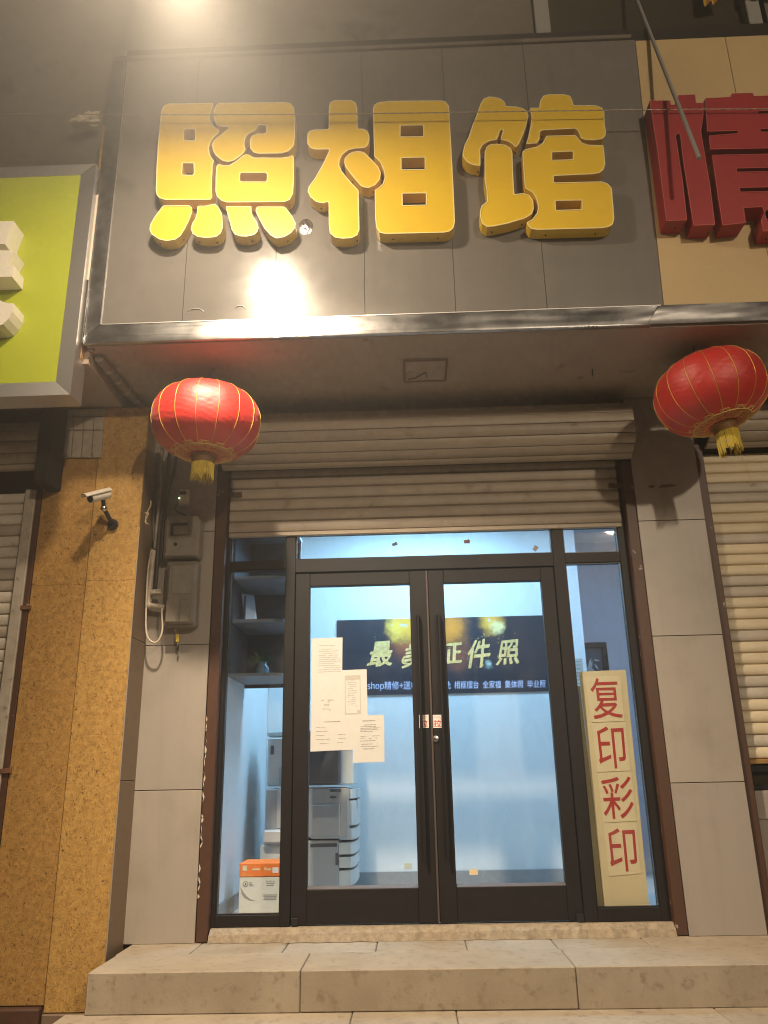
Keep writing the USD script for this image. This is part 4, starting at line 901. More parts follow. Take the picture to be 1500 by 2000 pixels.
cl2 = thing('ceiling_light', 'second cool ceiling light panel over the passage at the right', 'lamp', (2.1, .95, 3.15))
part('housing', cl2, bx(1.85, 2.35, .80, 1.10, 3.165, 3.199, .005), M['white_plastic'])
rl = UsdLux.RectLight.Define(stage, cl2 + '/lamp')
rl.CreateWidthAttr(.46); rl.CreateHeightAttr(.26); rl.CreateIntensityAttr(ROOM_POWER * .22); rl.CreateColorAttr(Gf.Vec3f(.47, .70, 1.0)); rl.CreateNormalizeAttr(True)
rl.AddTranslateOp().Set(Gf.Vec3d(0, 0, .012))

# ------------------------------------------------------------------ grey shop sign with yellow characters
SY = -1.10
sg = thing('shop_sign', 'grey sign board with three yellow raised characters, a white lamp glare below them', 'sign', (-.1, SY, 3.55))
seams = [(203, 625, 229, 275), (356, 621, 357, 500), (536.5, 620, 537, 500), (713, 618, 712, 500), (891, 616, 889, 520), (1070.5, 608, 1067, 540), (1297, 602, 1240, 80)]
tops = [at(s[0], s[1], SY) for s in seams]
sx = [-1.852, -1.343, -.768, -.207, .352, .912]
ZB, ZT = 3.628, 5.735
for i in range(6):
    x0 = sx[i] + .0016
    if i < 5:
        pg = Polygon([(x0, ZB), (sx[i + 1] - .0016, ZB), (sx[i + 1] - .0016, ZT), (x0, ZT)])
    else:
        pg = Polygon([(x0, ZB), (1.616, ZB), (1.686, ZT), (x0, ZT)])
    part('panel', sg, flat(pg, SY + rng.uniform(-.0006, .0006), .02), M['grey_panel'])
part('backing', sg, bx(-1.93, 1.65, SY + .022, UW - .002, 3.50, 5.86), M['dark_gap'])


def crumple(x0, x1, z0, z1, y, n, m_, amp, flip=False):
    """A strip of thin crumpled metal facing -y."""
    X, Z = np.meshgrid(np.linspace(x0, x1, n), np.linspace(z0, z1, m_), indexing='ij')
    Yv = y + amp * (meshkit.fbm(np.stack([X * 9, X * 0 + 3, Z * 16], -1), 4, 3) - .5)
    v = np.stack([X, Yv, Z], -1).reshape(-1, 3)
    f = [[i * m_ + j, (i + 1) * m_ + j, (i + 1) * m_ + j + 1, i * m_ + j + 1] for i in range(n - 1) for j in range(m_ - 1)]
    return v, quads(f)


# bottom rail slopes forward from the panel to a front lip, left rail likewise
def slope_strip(p0, p1, p2, p3, n, m_, amp, seed):
    s, t = np.meshgrid(np.linspace(0, 1, n), np.linspace(0, 1, m_), indexing='ij')
    p0, p1, p2, p3 = map(np.array, (p0, p1, p2, p3))
    P = (p0 * (1 - s[..., None]) + p1 * s[..., None]) * (1 - t[..., None]) + (p3 * (1 - s[..., None]) + p2 * s[..., None]) * t[..., None]
    L_ = np.linalg.norm(p1 - p0)
    env = np.minimum(1, np.minimum(t, 1 - t) * 6)
    P[..., 1] += amp * env * (meshkit.fbm(np.stack([s * L_ * 2.6, s * 0 + seed, t * 2.6], -1), 3, seed) - .5)
    v = P.reshape(-1, 3)
    f = [[i * m_ + j, (i + 1) * m_ + j, (i + 1) * m_ + j + 1, i * m_ + j + 1] for i in range(n - 1) for j in range(m_ - 1)]
    return v, quads(f)


FYY = SY - .012
zl = lambda x: 3.542 - (x + 1.95) * .0135
part('bottom_trim', sg, join(slope_strip((-1.945, FYY, zl(-1.945)), (1.50, FYY, zl(1.5)), (1.585, SY - .003, ZB + .002), (-1.852, SY - .003, ZB + .002), 220, 9, .008, 3), bx(-1.945, 1.52, FYY, SY + .03, 3.4875, 3.494), flat(Polygon([(-1.945, 3.495), (1.50, 3.495), (1.50, zl(1.5)), (-1.945, zl(-1.945))]), FYY + .001, .003)), M['chrome'], smooth=True)
part('bottom_trim', sg, join(slope_strip((1.504, FYY, zl(1.5)), (6.0, FYY, 3.51), (6.0, SY - .003, ZB - .0), (1.589, SY - .003, ZB), 160, 9, .008, 9), flat(Polygon([(1.504, 3.495), (6, 3.495), (6, 3.51), (1.504, zl(1.5))]), FYY + .001, .003)), M['chrome'], smooth=True)
part('left_trim', sg, join(slope_strip((-1.945, FYY, zl(-1.945) + .002), (-1.852, SY - .003, ZB + .004), (-1.862, SY - .003, ZT + .1), (-1.957, FYY, ZT + .1), 8, 70, .005, 5), bx(-1.958, -1.948, FYY + .004, SY + .10, 3.50, ZT + .1)), M['chrome'], smooth=True)
part('top_trim', sg, bx(-1.95, 1.66, SY - .02, SY + .02, ZT + .002, ZT + .035, .004), M['wall_dark'])
part('inner_bead', sg, join(bx(-1.8535, -1.8475, SY - .006, SY + .001, ZB, ZT), bx(-1.8475, 1.60, SY - .006, SY + .001, ZB - .004, ZB + .001)), M['steel'])
# torn foil at the left edge and film blisters
fo = [(-1.962, FYY + .01, z) for z in np.linspace(3.95, 4.6, 24)]
tf_ = flat(Polygon([(p[0] + .010, p[2]) for p in fo] + [(p[0] - .004 - .013 * rng.random() * math.sin(math.pi * i / 23), p[2]) for i, p in reversed(list(enumerate(fo)))]), FYY + .002, .001)
part('torn_foil', sg, tf_, M['foam'])
bp = at(597, 443, SY - .002)
th = np.linspace(0, 2 * np.pi, 28, endpoint=False)
R_, A_ = np.meshgrid(np.linspace(0, 1, 9), th, indexing='ij')
bl_ = np.stack([bp[0] + R_ * .048 * np.cos(A_), SY - .001 - .010 * (1 - R_ ** 2) * (.5 + meshkit.fbm(np.stack([R_ * np.cos(A_) * 5, R_ * np.sin(A_) * 5, R_ * 0], -1), 3, 2)), bp[2] + R_ * .062 * np.sin(A_)], -1).reshape(-1, 3)
f_ = [[i * 28 + j, i * 28 + (j + 1) % 28, (i + 1) * 28 + (j + 1) % 28, (i + 1) * 28 + j] for i in range(8) for j in range(28)]
part('film_blister', sg, (bl_, quads(np.array(f_)[:, ::-1])), M['chrome'], smooth=True)
for bx0, by0, w in ((383, 606, .05), (470, 600, .03)):
    p = at(bx0, by0, SY - .002)
    part('film_wrinkle', sg, tube(spline([(p[0] - w, SY - .001, p[2] - .004), (p[0] - w * .3, SY - .004, p[2] + .012), (p[0] + w * .5, SY - .003, p[2] + .006), (p[0] + w, SY - .001, p[2] - .012)], 16), .0022, 6), M['steel'], smooth=True)

FY, DEP = SY - .098, .088


def px_poly(pts, ox, oy, sc, Y, holes=()):
    f = lambda a: xz([(ox + x / sc, oy + y / sc) for x, y in a], Y)
    return Polygon(f(pts), [f(h) for h in holes]).buffer(0)


def soften(p, r):
    p = p.buffer(-r, 6).buffer(2 * r, 6).buffer(-r, 6)
    return p.simplify(.0012)


def letter(parent, label, pieces, ox, oy, sc, face, rim, r=.010, FY=FY, dep=DEP, rimw=.0060, stroke='stroke', sides=True):
    l = group_part('character', parent, label)
    for pc in pieces:
        pts, holes = (pc, ()) if not isinstance(pc, tuple) else pc
        P = soften(px_poly(pts, ox, oy, sc, FY), r)
        for h in holes: P = P.difference(soften(px_poly(h, ox, oy, sc, FY), .004))
        part(stroke, l, flat(P, FY + .003, dep), face, smooth=30)
        part('rim', l, flat(P.difference(P.buffer(-rimw)), FY, .0028), rim)
        b = P.bounds
        if sides and b[3] - b[1] > .12:
            for u in (.22, .78):
                xx = b[0] + (b[2] - b[0]) * u
                hit = P.intersection(LineString([(xx, b[1] - 1), (xx, b[3] + 1)]))
                if not hit.is_empty: part('fixing_screw', l, ellip((xx, FY + dep * .62, hit.bounds[1] - .001), (.006, .006, .005), 1), M['dark_gap'])
    return l


zhao = [([(160, 200), (165, 165), (190, 120), (235, 103), (642, 97), (635, 130), (612, 190), (603, 245), (625, 290), (660, 325), (697, 345), (688, 372), (650, 405), (618, 450), (600, 500), (605, 560), (625, 600), (648, 630), (635, 660), (628, 800), (625, 900), (632, 955), (615, 985), (200, 985), (150, 970), (125, 945), (113, 905), (120, 700), (135, 450), (150, 300)],
         [[(370, 345), (385, 337), (465, 337), (474, 347), (474, 430), (466, 440), (370, 440)], [(360, 650), (460, 650), (463, 740), (450, 757), (365, 757), (353, 740)]]),
        [(645, 170), (660, 125), (690, 97), (1290, 90), (1350, 100), (1380, 140), (1387, 250), (1387, 420), (1375, 490), (1330, 540), (1265, 560), (1050, 563), (1005, 550), (978, 510), (975, 440), (990, 400), (1040, 380), (1110, 378), (1125, 365), (1126, 302), (1050, 300), (1038, 318), (1033, 345), (1000, 360), (955, 385), (930, 425), (924, 480), (938, 525), (900, 575), (830, 625), (770, 640), (720, 625), (665, 580), (635, 530), (627, 480), (645, 440), (800, 316), (715, 316), (670, 295), (645, 245)],
        ([(685, 655), (740, 672), (790, 667), (850, 630), (910, 580), (940, 565), (975, 575), (1005, 598), (1270, 600), (1330, 590), (1365, 576), (1377, 590), (1378, 800), (1370, 930), (1340, 985), (1290, 1005), (760, 1008), (710, 990), (675, 955), (660, 910), (662, 780), (668, 680)], [[(895, 737), (1120, 737), (1132, 750), (1130, 805), (1118, 818), (893, 818), (884, 805), (886, 748)]]),
        [(180, 1037), (420, 1035), (445, 1055), (447, 1095), (420, 1170), (380, 1250), (340, 1315), (290, 1350), (210, 1362), (140, 1345), (75, 1300), (55, 1255), (65, 1205), (110, 1130)],
        [(495, 1040), (570, 1040), (650, 1020), (680, 1040), (715, 1100), (725, 1170), (728, 1240), (710, 1290), (665, 1325), (580, 1333), (500, 1325), (450, 1295), (434, 1250), (445, 1205), (475, 1160), (490, 1110)],
        [(752, 1043), (990, 1043), (988, 1090), (1000, 1130), (1040, 1190), (1054, 1240), (1045, 1275), (1015, 1305), (950, 1320), (880, 1318), (835, 1300), (810, 1260), (790, 1190), (765, 1100)],
        [(1050, 1047), (1285, 1047), (1310, 1065), (1360, 1130), (1395, 1200), (1390, 1240), (1350, 1290), (1290, 1325), (1215, 1338), (1165, 1310), (1110, 1250), (1060, 1160), (1027, 1090), (1030, 1060)]]
xiang = [[(245, 130), (260, 90), (300, 73), (450, 73), (490, 95), (505, 140), (507, 333), (560, 335), (600, 355), (617, 395), (615, 450), (600, 490), (565, 512), (480, 515), (420, 530), (370, 570), (343, 620), (340, 670), (365, 725), (450, 830), (517, 898), (520, 1000), (525, 1260), (505, 1310), (455, 1335), (370, 1340), (300, 1330), (255, 1290), (245, 1220), (243, 1000), (190, 1017), (130, 1005), (75, 960), (50, 905), (60, 865), (110, 800), (190, 660), (255, 522), (120, 524), (75, 510), (48, 470), (46, 390), (65, 355), (110, 342), (243, 338)],
         [(385, 640), (390, 605), (420, 570), (465, 545), (530, 538), (575, 555), (640, 620), (700, 685), (722, 740), (710, 800), (670, 850), (610, 877), (560, 870), (530, 850), (450, 755), (395, 680)],
         ([(648, 150), (660, 115), (700, 92), (800, 80), (1270, 75), (1315, 85), (1345, 125), (1352, 250), (1365, 500), (1385, 850), (1400, 1190), (1385, 1245), (1350, 1275), (1300, 1285), (760, 1297), (710, 1285), (680, 1240), (668, 1150), (665, 895), (700, 875), (740, 835), (757, 780), (750, 720), (715, 640), (660, 585), (655, 400)],
          [[(902, 306), (1108, 302), (1110, 402), (900, 406)], [(908, 603), (1122, 597), (1124, 703), (912, 708)], [(918, 928), (1134, 924), (1134, 1030), (922, 1034)]])]
guan = [[(190, 215), (215, 140), (240, 100), (285, 82), (340, 85), (390, 100), (425, 130), (432, 165), (520, 168), (575, 180), (610, 205), (628, 240), (612, 320), (580, 410), (545, 490), (518, 522), (480, 482), (430, 460), (388, 453), (390, 430), (408, 375), (398, 360), (380, 380), (365, 430), (352, 455), (290, 465), (235, 495), (208, 540), (213, 600), (213, 680), (150, 672), (95, 645), (62, 600), (60, 560), (75, 500), (110, 430), (150, 310)],
        [(250, 560), (265, 515), (300, 492), (365, 488), (430, 497), (475, 525), (490, 570), (495, 750), (505, 925), (580, 912), (635, 930), (668, 980), (675, 1045), (655, 1095), (600, 1130), (450, 1175), (330, 1200), (270, 1205), (230, 1180), (210, 1120), (210, 1060), (225, 1020), (270, 985), (268, 900), (250, 800)],
        [(640, 178), (720, 178), (730, 110), (755, 75), (800, 62), (930, 60), (985, 75), (1005, 110), (1015, 158), (1210, 158), (1260, 175), (1280, 210), (1285, 330), (1297, 380), (1290, 420), (1265, 445), (1200, 458), (1120, 455), (1080, 440), (1055, 380), (1030, 357), (750, 372), (725, 385), (722, 450), (700, 485), (605, 492), (625, 430), (645, 330), (655, 260), (645, 220)],
        ([(590, 540), (640, 525), (700, 515), (750, 480), (780, 420), (1030, 412), (1055, 440), (1090, 480), (1140, 497), (1272, 500), (1280, 560), (1290, 660), (1275, 710), (1240, 740), (1180, 750), (845, 765), (845, 822), (1260, 813), (1310, 830), (1345, 870), (1355, 980), (1367, 1130), (1355, 1180), (1320, 1205), (1260, 1215), (700, 1230), (650, 1220), (620, 1190), (610, 1165), (660, 1140), (700, 1085), (713, 1030), (695, 960), (660, 905), (598, 870), (590, 800), (580, 650), (575, 560)],
         [[(830, 562), (1010, 555), (1012, 622), (832, 628)], [(860, 980), (1085, 976), (1087, 1052), (865, 1060)]])]
letter(sg, 'left yellow character with four feet', zhao, 280, 180, 4.6875, M['yellow_face'], M['yellow_rim'])
letter(sg, 'middle yellow character', xiang, 590, 180, 4.6875, M['yellow_face'], M['yellow_rim'])
letter(sg, 'right yellow character', guan, 890, 170, 4.412, M['yellow_face'], M['yellow_rim'], r=.008)

# ------------------------------------------------------------------ cream sign with a red character
s2 = thing('neighbour_sign', 'cream sign board with a dark red raised character beside the grey sign', 'sign', (3.0, SY, 3.55))
for i, (a, b) in enumerate(((None, 2.30), (2.304, 3.1), (3.104, 4.4), (4.404, 6.0))):
    pg = Polygon([(1.620, ZB), (b, ZB), (b, ZT - .01), (1.690, ZT - .01)]) if a is None else sbox(a, ZB, b, ZT - .01)
    part('panel', s2, flat(pg, SY + rng.uniform(-.001, .001), .02), M['cream_panel'])
part('backing', s2, bx(1.66, 6.0, SY + .022, UW - .002, 3.50, 5.86), M['dark_gap'])
FR = SY - .135
qing_l = [(165, 150), (400, 150), (405, 200), (480, 195), (485, 90), (680, 82), (690, 180), (770, 175), (772, 330), (745, 495), (770, 650), (850, 1120), (905, 1552), (660, 1560), (600, 1170), (540, 800), (512, 540), (490, 515), (460, 540), (500, 800), (540, 1060), (590, 1500), (355, 1505), (310, 1150), (250, 690), (205, 400)]
q_top = ([(790, 125), (1085, 110), (1090, 70), (1330, 65), (1340, 100), (2250, 70), (2270, 380), (2150, 385), (2150, 500), (2330, 495), (2345, 672), (850, 702), (835, 545), (1160, 520), (1160, 492), (815, 500)], [[(1410, 470), (1700, 465), (1700, 500), (1420, 505)], [(1390, 270), (2000, 255), (2000, 290), (1392, 302)]])
q_moon = ([(868, 765), (2200, 735), (2330, 1470), (2300, 1560), (2230, 1610), (1870, 1640), (1830, 1480), (1480, 1500), (1440, 1350), (1225, 1358), (1250, 1530), (990, 1557), (940, 1250)], [[(1145, 915), (1980, 900), (1985, 940), (1150, 955)], [(1180, 1135), (2010, 1115), (2015, 1158), (1190, 1180)]])
letter(s2, None, [qing_l, q_top, q_moon, [(1475, 1380), (1820, 1370), (1850, 1600), (1445, 1625), (1420, 1500)]], 1240, 170, 5.769, M['red_face'], M['red_rim'], r=.004, FY=FR, dep=.125, rimw=.004)

# ------------------------------------------------------------------ green sign at the left
GY = SY - .05
s3 = thing('green_sign', 'bright green sign board in a steel frame with cut-off white letters', 'sign', (-2.6, GY, 3.15))
GB = [at(109, 746, GY), at(152, 343, GY)]
part('panel', s3, bx(-5.5, at(109, 746, GY)[0], GY, GY + .02, at(60, 747, GY)[2], at(100, 344, GY)[2]), M['green_panel'])
gx0, gz0, gz1 = at(109, 746, GY)[0], at(60, 747, GY)[2], at(100, 344, GY)[2]
gx1, gz2 = at(137, 771, GY - .014)[0], at(60, 773, GY - .014)[2]
part('frame_rail', s3, hexa([(-5.5, GY - .001, gz0 - .001), (gx0 + .001, GY - .001, gz0 - .001), (gx1, GY - .014, gz2), (-5.5, GY - .014, gz2), (-5.5, GY + .15, gz2), (gx1, GY + .15, gz2), (-5.5, GY + .15, gz0), (gx0, GY + .15, gz0)]), M['steel'])
part('frame_rail', s3, hexa([(gx0 + .001, GY - .001, gz0), (gx0 + .001, GY - .001, gz1), (gx1, GY - .014, gz2 + .002), (gx1, GY - .014, gz1 + .06), (gx1, GY + .15, gz2 + .002), (gx1, GY + .15, gz1 + .06), (gx0 + .001, GY + .15, gz0), (gx0 + .001, GY + .15, gz1)]), M['steel'])
part('frame_rail', s3, hexa([(-5.5, GY - .001, gz1 + .001), (gx0, GY - .001, gz1 + .001), (gx1 - .002, GY - .014, gz1 + .075), (-5.5, GY - .014, gz1 + .075), (-5.5, GY + .15, gz1 + .075), (gx1 - .002, GY + .15, gz1 + .075), (-5.5, GY + .15, gz1 + .002), (gx0, GY + .15, gz1 + .002)]), M['steel'])
FG = GY - .14
l3 = group_part('character', s3)
for pts in ([(-300, 168), (135, 157), (50, 385), (-300, 366)], [(-300, 436), (140, 447), (60, 590), (132, 590), (118, 702), (-300, 712)], [(-300, 880), (-60, 905), (40, 950), (85, 962), (132, 962), (120, 1040), (80, 1110), (30, 1165), (-30, 1185), (-300, 1200)]):
    P = px_poly(pts, 0, 400, 5.0, FG)
    part('stroke', l3, flat(P, FG, .138), M['white_letter'])
for a in ((133, 312), (178, 525)):
    p = at(a[0] / 5, 400 + a[1] / 5, GY - .07)
part('side_bolt', l3, join(*[ellip(at(x, y, GY - .07), (.006, .006, .006), 1) for x, y in ((27.5, 463), (35, 504))]), M['cable_dark'])
# strip of tan wall between the signs
solo('tan_strip', bx(-1.988, -1.962, SY + .02, SY + .14, 3.41, 5.2), M['tan'], 'narrow tan strip of wall between the green sign and the grey sign', 'wall')
fp = at(168, 236, -1.0)
v, f = ellip((0, 0, 0), (1, 1, 1), 4)
v = v * (.095, .05, .035) * (1 + 1.5 * (meshkit.fbm(v * 2.6 + 5, 5, 4) - .5)[:, None]); v = v @ rot((0, 1, 0), -14).T
solo('torn_foam', (v + fp, f), M['foam'], 'lump of torn pale foam high in the dark left of the grey sign', 'foam', smooth=60)

# ------------------------------------------------------------------ lanterns
A, B, PW, RC = .342, .234, 2.35, .071
N_G = 16


def lz(rho): return B * np.clip(1 - (np.clip(rho, 0, A) / A) ** PW, 0, 1) ** (1 / PW)


def lantern(label, centre, R, seed, sag):
    r0 = random.Random(seed); ph0 = r0.random() * .3
    t = thing('red_lantern', label, 'lantern', centre, group='red lanterns hanging under the signs')
    c = np.array(centre, float)
    # lower half t from ring to equator to top ring
    s = np.linspace(0, 1, 25); th_ = np.linspace(-1, 1, 27)
    ang0 = math.acos(RC / A * .98)
    prof = []
    for e in np.linspace(-ang0, ang0, 61):
        cc, ss = math.cos(e), math.sin(e)
        k = (abs(cc) ** PW + abs(ss) ** PW) ** (-1 / PW); prof.append((A * k * cc, B * k * ss))
    prof = np.array(prof); prof[:, 0] = np.maximum(prof[:, 0], RC)
    per = 20
    wr = [(r0.uniform(-.7, .7), r0.uniform(.12, .3), r0.random() * 6, r0.uniform(.001, .0045)) for _ in range(N_G)]
    fr_ = np.arange(N_G * per) / per
    dents = np.array([r0.uniform(-.006, .004) for _ in range(N_G)])
    lob = np.abs(np.sin(np.pi * fr_)) ** .8
    V = []
    for i, (rho, z) in enumerate(prof):
        w = (rho / A)
        a = 2 * np.pi * fr_ / N_G + ph0
        inset = -.006 * w * lob * .5 + dents[(fr_.astype(int)) % N_G] * lob * w + .0022 * np.sin(i * 2.1 + fr_ * 9) * lob * w * r0.random()
        inset += .004 * lob * w
        e_ = (2 * i / (len(prof) - 1) - 1); gi = fr_.astype(int) % N_G; uu = fr_ % 1
        for side in (0, 1):
            for g in range(N_G):
                c0, wd, p0_, am = wr[g]
                sel = (gi == (g - side) % N_G); du = uu if side == 0 else 1 - uu
                inset = inset + np.where(sel, am * np.exp(-((e_ - c0) / wd) ** 2) * np.exp(-du * 5) * np.sin(e_ * 46 + p0_ + du * 3) * (du > .001), 0)
        rr_ = rho * (1 - .018) + inset
        V.append(np.c_[rr_ * np.cos(a), rr_ * np.sin(a), np.full(len(a), z)])
    n = len(fr_); V = np.vstack(V)
    F = [[i * n + j, i * n + (j + 1) % n, (i + 1) * n + (j + 1) % n, (i + 1) * n + j] for i in range(len(prof) - 1) for j in range(n)]
    T = lambda m_: move(turn((np.asarray(m_[0], float), m_[1]), R), c)
    part('silk_body', t, T((V, quads(F))), M['satin'], smooth=38)
    for g in range(N_G):
        a = 2 * np.pi * g / N_G + ph0
        P = np.array([((rho * .984 + .0016) * math.cos(a), (rho * .984 + .0016) * math.sin(a), z * 1.004) for rho, z in prof])
        part('gold_seam', t, T(tube(P, .0022, 5)), M['gold_thread'], smooth=True)
    # ornament
    def on(a, rho): return np.array([rho * math.cos(a), rho * math.sin(a), -(float(lz(rho / .985)) + .0035)])
    def stroke(pl, w=.0026):  # pl: (angle, rho)
        return tube([on(a, q_) for a, q_ in pl], w, 5)
    orn = []
    full = np.linspace(0, 2 * np.pi, 97)
    for q_, w in ((.172, .0046), (.158, .0024), (.112, .0024)):
        orn.append(stroke([(a, q_) for a in full], w))
    part('ring_print', t, T(join(*orn)), M['gold'], smooth=True)
    key = []
    for k in range(11):
        a0, da = 2 * np.pi * k / 11, 2 * np.pi / 11
        pat = [(.12, .120), (.12, .149), (.66, .149), (.66, .129), (.36, .129), (.36, .139)], [(.66, .120), (.90, .120), (.90, .149), (1.12, .149)]
        for pl in pat:
            pl2 = []
            for (u0, q0), (u1, q1) in zip(pl[:-1], pl[1:]):
                for tt in np.linspace(0, 1, 5): pl2.append((a0 + da * (u0 + (u1 - u0) * tt), q0 + (q1 - q0) * tt))
            pl2 = [p for i, p in enumerate(pl2) if i == 0 or p != pl2[i - 1]]
            key.append(stroke(pl2, .0023))
    part('key_pattern', t, T(join(*key)), M['gold'], smooth=True)
    for k in range(12):
        a0 = 2 * np.pi * (k + .5) / 12; W = .040
        cl_ = []
        sp_ = lambda cx, cr, r1, d, st: [(a0 + (cx + r1 * (1 - .65 * u) * math.cos(st + d * u * 5.2)) / .19, cr + r1 * (1 - .65 * u) * math.sin(st + d * u * 5.2)) for u in np.linspace(0, 1, 14)]
        cl_.append(stroke(sp_(-.020, .190, .012, 1, -.5), .0019)); cl_.append(stroke(sp_(.020, .190, .012, -1, math.pi + .5), .0019))
        cl_.append(stroke([(a0 + u / .19, .163 + .034 * (1 - abs(u) / W) ** .7 + .004 * math.sin(abs(u) * 300)) for u in np.linspace(-W, W, 17)], .0026))
        cl_.append(stroke([(a0 + u / .19, .184 + .016 * (1 - abs(u) / .014)) for u in np.linspace(-.014, .014, 7)], .0016))
        part('cloud_print', t, T(join(*cl_)), M['gold'], smooth=True)
    zb_ = prof[0][1]
    part('collar', t, T(lathe([(RC + .012, zb_ + .012), (RC + .014, zb_ - .004), (RC + .002, zb_ - .012), (RC - .002, zb_ - .055), (RC - .008, zb_ - .055), (RC - .008, zb_ + .01)], 36)), M['collar'], smooth=40)
    part('collar', t, T(lathe([(RC - .006, -zb_ - .01), (RC - .006, -zb_ + .035), (RC + .004, -zb_ + .035), (RC + .008, -zb_ - .01)], 36)), M['collar'], smooth=40)
    fr2 = []
    for k in range(110):
        a = 2 * np.pi * (k + r0.random() * .8) / 110
        if sag and 1.1 < (a + .2) % (2 * np.pi) < 1.9 and r0.random() < .8: continue
        l = .105 + r0.uniform(-.03, .012) if not sag else .135 + r0.uniform(-.03, .01)
        P = []
        for u in np.linspace(0, 1, 6):
            d = .006 * u * u * math.sin(k * 1.3)
            P.append(((RC - .003 + d) * math.cos(a), (RC - .003 + d) * math.sin(a), zb_ - .05 - l * u))
        P = np.array(P) @ np.asarray(R).T
        # threads hang straight down
        top = P[0]; hang = np.array([top + (0, 0, -(l * u)) for u in np.linspace(0, 1, 6)]); P = P * .35 + hang * .65
        fr2.append(tube(P + c, .0013 + r0.random() * .0009, 4))
    part('fringe', t, join(*fr2), M['fringe'], kind='stuff')
    if sag:
        p0 = np.array([.02, -.02, zb_ - .06]) @ np.asarray(R).T + c
        part('loose_thread', t, tube(spline([p0, p0 + (.02, 0, -.10), p0 + (.045, 0, -.20), p0 + (.065, 0, -.29)], 14), .0016, 5), M['gold_thread'])
    top = np.array([0, 0, -zb_ + .03]) @ np.asarray(R).T + c
    part('cord', t, tube(spline([top, top + (0, .04, .12), (top[0] + .0, top[1] + .10, 3.484)], 12), .004, 6), M['cable_dark'])
    return t


LY = -.98
lc = at(403, 824, -.85)
lantern('left red lantern with a bright lamp sheen on its upper left side', lc, rot((0, 1, 0), 1.5), 3, False)
lc2 = at(1387, 767, -.85)
lantern('right red lantern tilted and darker, a loose thread under its fringe', lc2, rot((0, 1, 0), -11) @ rot((1, 0, 0), -3), 8, True)

# ------------------------------------------------------------------ meter boxes, device, pipes, cables on the left pillar
PY = -.12
mb = thing('electricity_meter_box', 'upper grey electricity meter box with a small viewing window on left pillar', 'meter box', (-1.6, PY, at(350, 1090, -.2)[2]), group='electricity meter boxes on the left pillar')
YM = -.25
pbox(mb, 'case', (317, 1010), (391, 1089), YM, PY - .001, 'meter', .012)
pbox(mb, 'lid', (321, 1006), (388, 1086), YM - .014, YM - .001, 'meter', .010)
pbox(mb, 'window_recess', (333, 1021), (366, 1046), YM - .020, YM - .0141, 'dark_gap', .002)
pbox(mb, 'window', (338, 1026), (366, 1044), YM - .024, YM - .0205, 'meter_clear', .002)
p = at(343, 1063, YM - .015)
part('lid_screw', mb, move(turn(lathe([(0, 0), (.012, 0), (.012, .006), (0, .006)], 14), rot((1, 0, 0), 90)), (p[0], YM - .0142, p[2])), M['dark_gap'])
mb2 = thing('electricity_meter_box', 'lower long meter box with a cloudy clear cover under the upper one', 'meter box', (-1.6, PY, at(350, 1222, -.2)[2]), group='electricity meter boxes on the left pillar')
pbox(mb2, 'case', (318, 1095), (387, 1224), YM + .03, PY - .001, 'meter', .010)
pbox(mb2, 'clear_cover', (321, 1098), (383, 1218), YM - .015, YM + .0295, 'meter_clear', .014)
pbox(mb2, 'cover_frame', (334, 1104), (376, 1160), YM - .020, YM - .0152, 'meter', .003)
for x0, x1 in ((322, 347), (349, 370)):
    pbox(mb2, 'terminal_cover', (x0, 1170), (x1, 1215), YM - .026, YM - .0152, 'meter_clear', .008)
dv = thing('wall_device', 'small white wall device with a green light above the meter boxes', 'device', (-1.5, PY, 2.85))
pbox(dv, 'case', (348, 955), (369, 986), PY - .05, PY - .001, 'white_plastic', .005)
pbox(dv, 'display', (351, 959), (364, 966), PY - .053, PY - .0502, 'dark_gap', .001)
p = at(350, 973, PY - .052); part('light', dv, ellip(p, (.006, .004, .006), 1), M['led'])
part('lead', dv, tube(spline([at(346, 985, PY - .02), at(343, 996, PY - .02), at(352, 1002, PY - .02), at(362, 1006, PY - .05)], 12), .004, 6), M['cable_dark'])
kt = thing('key_tag', 'small yellow tag hanging on a thread under the lower meter box', 'tag', (-1.5, PY - .06, 1.85))
part('thread', kt, tube([at(342, 1228, PY - .07), at(346, 1242, PY - .06), at(347, 1262, PY - .05)], .0022, 5), M['rope'])
part('tag_card', kt, move(bx(-.011, .011, -.004, .004, -.026, .026, .003), at(346.5, 1246, PY - .06)), M['fringe'])
part('bead', kt, ellip(at(347, 1266, PY - .05), (.008, .008, .020), 1), M['black'])

pp_ = thing('white_pipe', 'white plastic pipe elbow running into the left side of the meter box', 'pipe', (-1.75, PY - .1, 2.1))
YP = PY - .10
part('tube', pp_, tube([at(300, 1075, YP), at(297, 1100, YP), at(291, 1180, YP)], .017, 10), M['pipe'], smooth=40)
part('tube', pp_, tube([at(290, 1181, YP), at(322, 1186, YP)], .017, 10), M['pipe'], smooth=40)
part('elbow', pp_, ellip(at(291, 1182, YP), (.024, .024, .024), 2), M['pipe'], smooth=True)
part('junction_cap', pp_, move(turn(lathe([(0, 0), (.038, 0), (.04, .012), (.03, .03), (0, .034)], 18), rot((1, 0, 0), 0)), at(305, 1161, YP - .03)), M['pipe'], smooth=40)
lp = thing('looped_cable', 'pale cable hanging in a long loop below the white pipe elbow', 'cable', (-1.7, PY - .1, 1.5))
part('cable', lp, tube(spline([at(x, y, YP - .03) for x, y in ((297, 1072), (291, 1100), (287, 1150), (285, 1210), (286, 1235), (294, 1252), (304, 1255), (313, 1245), (317, 1215), (317, 1188))], 60), .0065, 7), M['pipe'], smooth=True)
dc = thing('vertical_cables', 'bundle of dark cables running down beside the meter boxes', 'cable', (-1.7, PY - .1, 2.3))
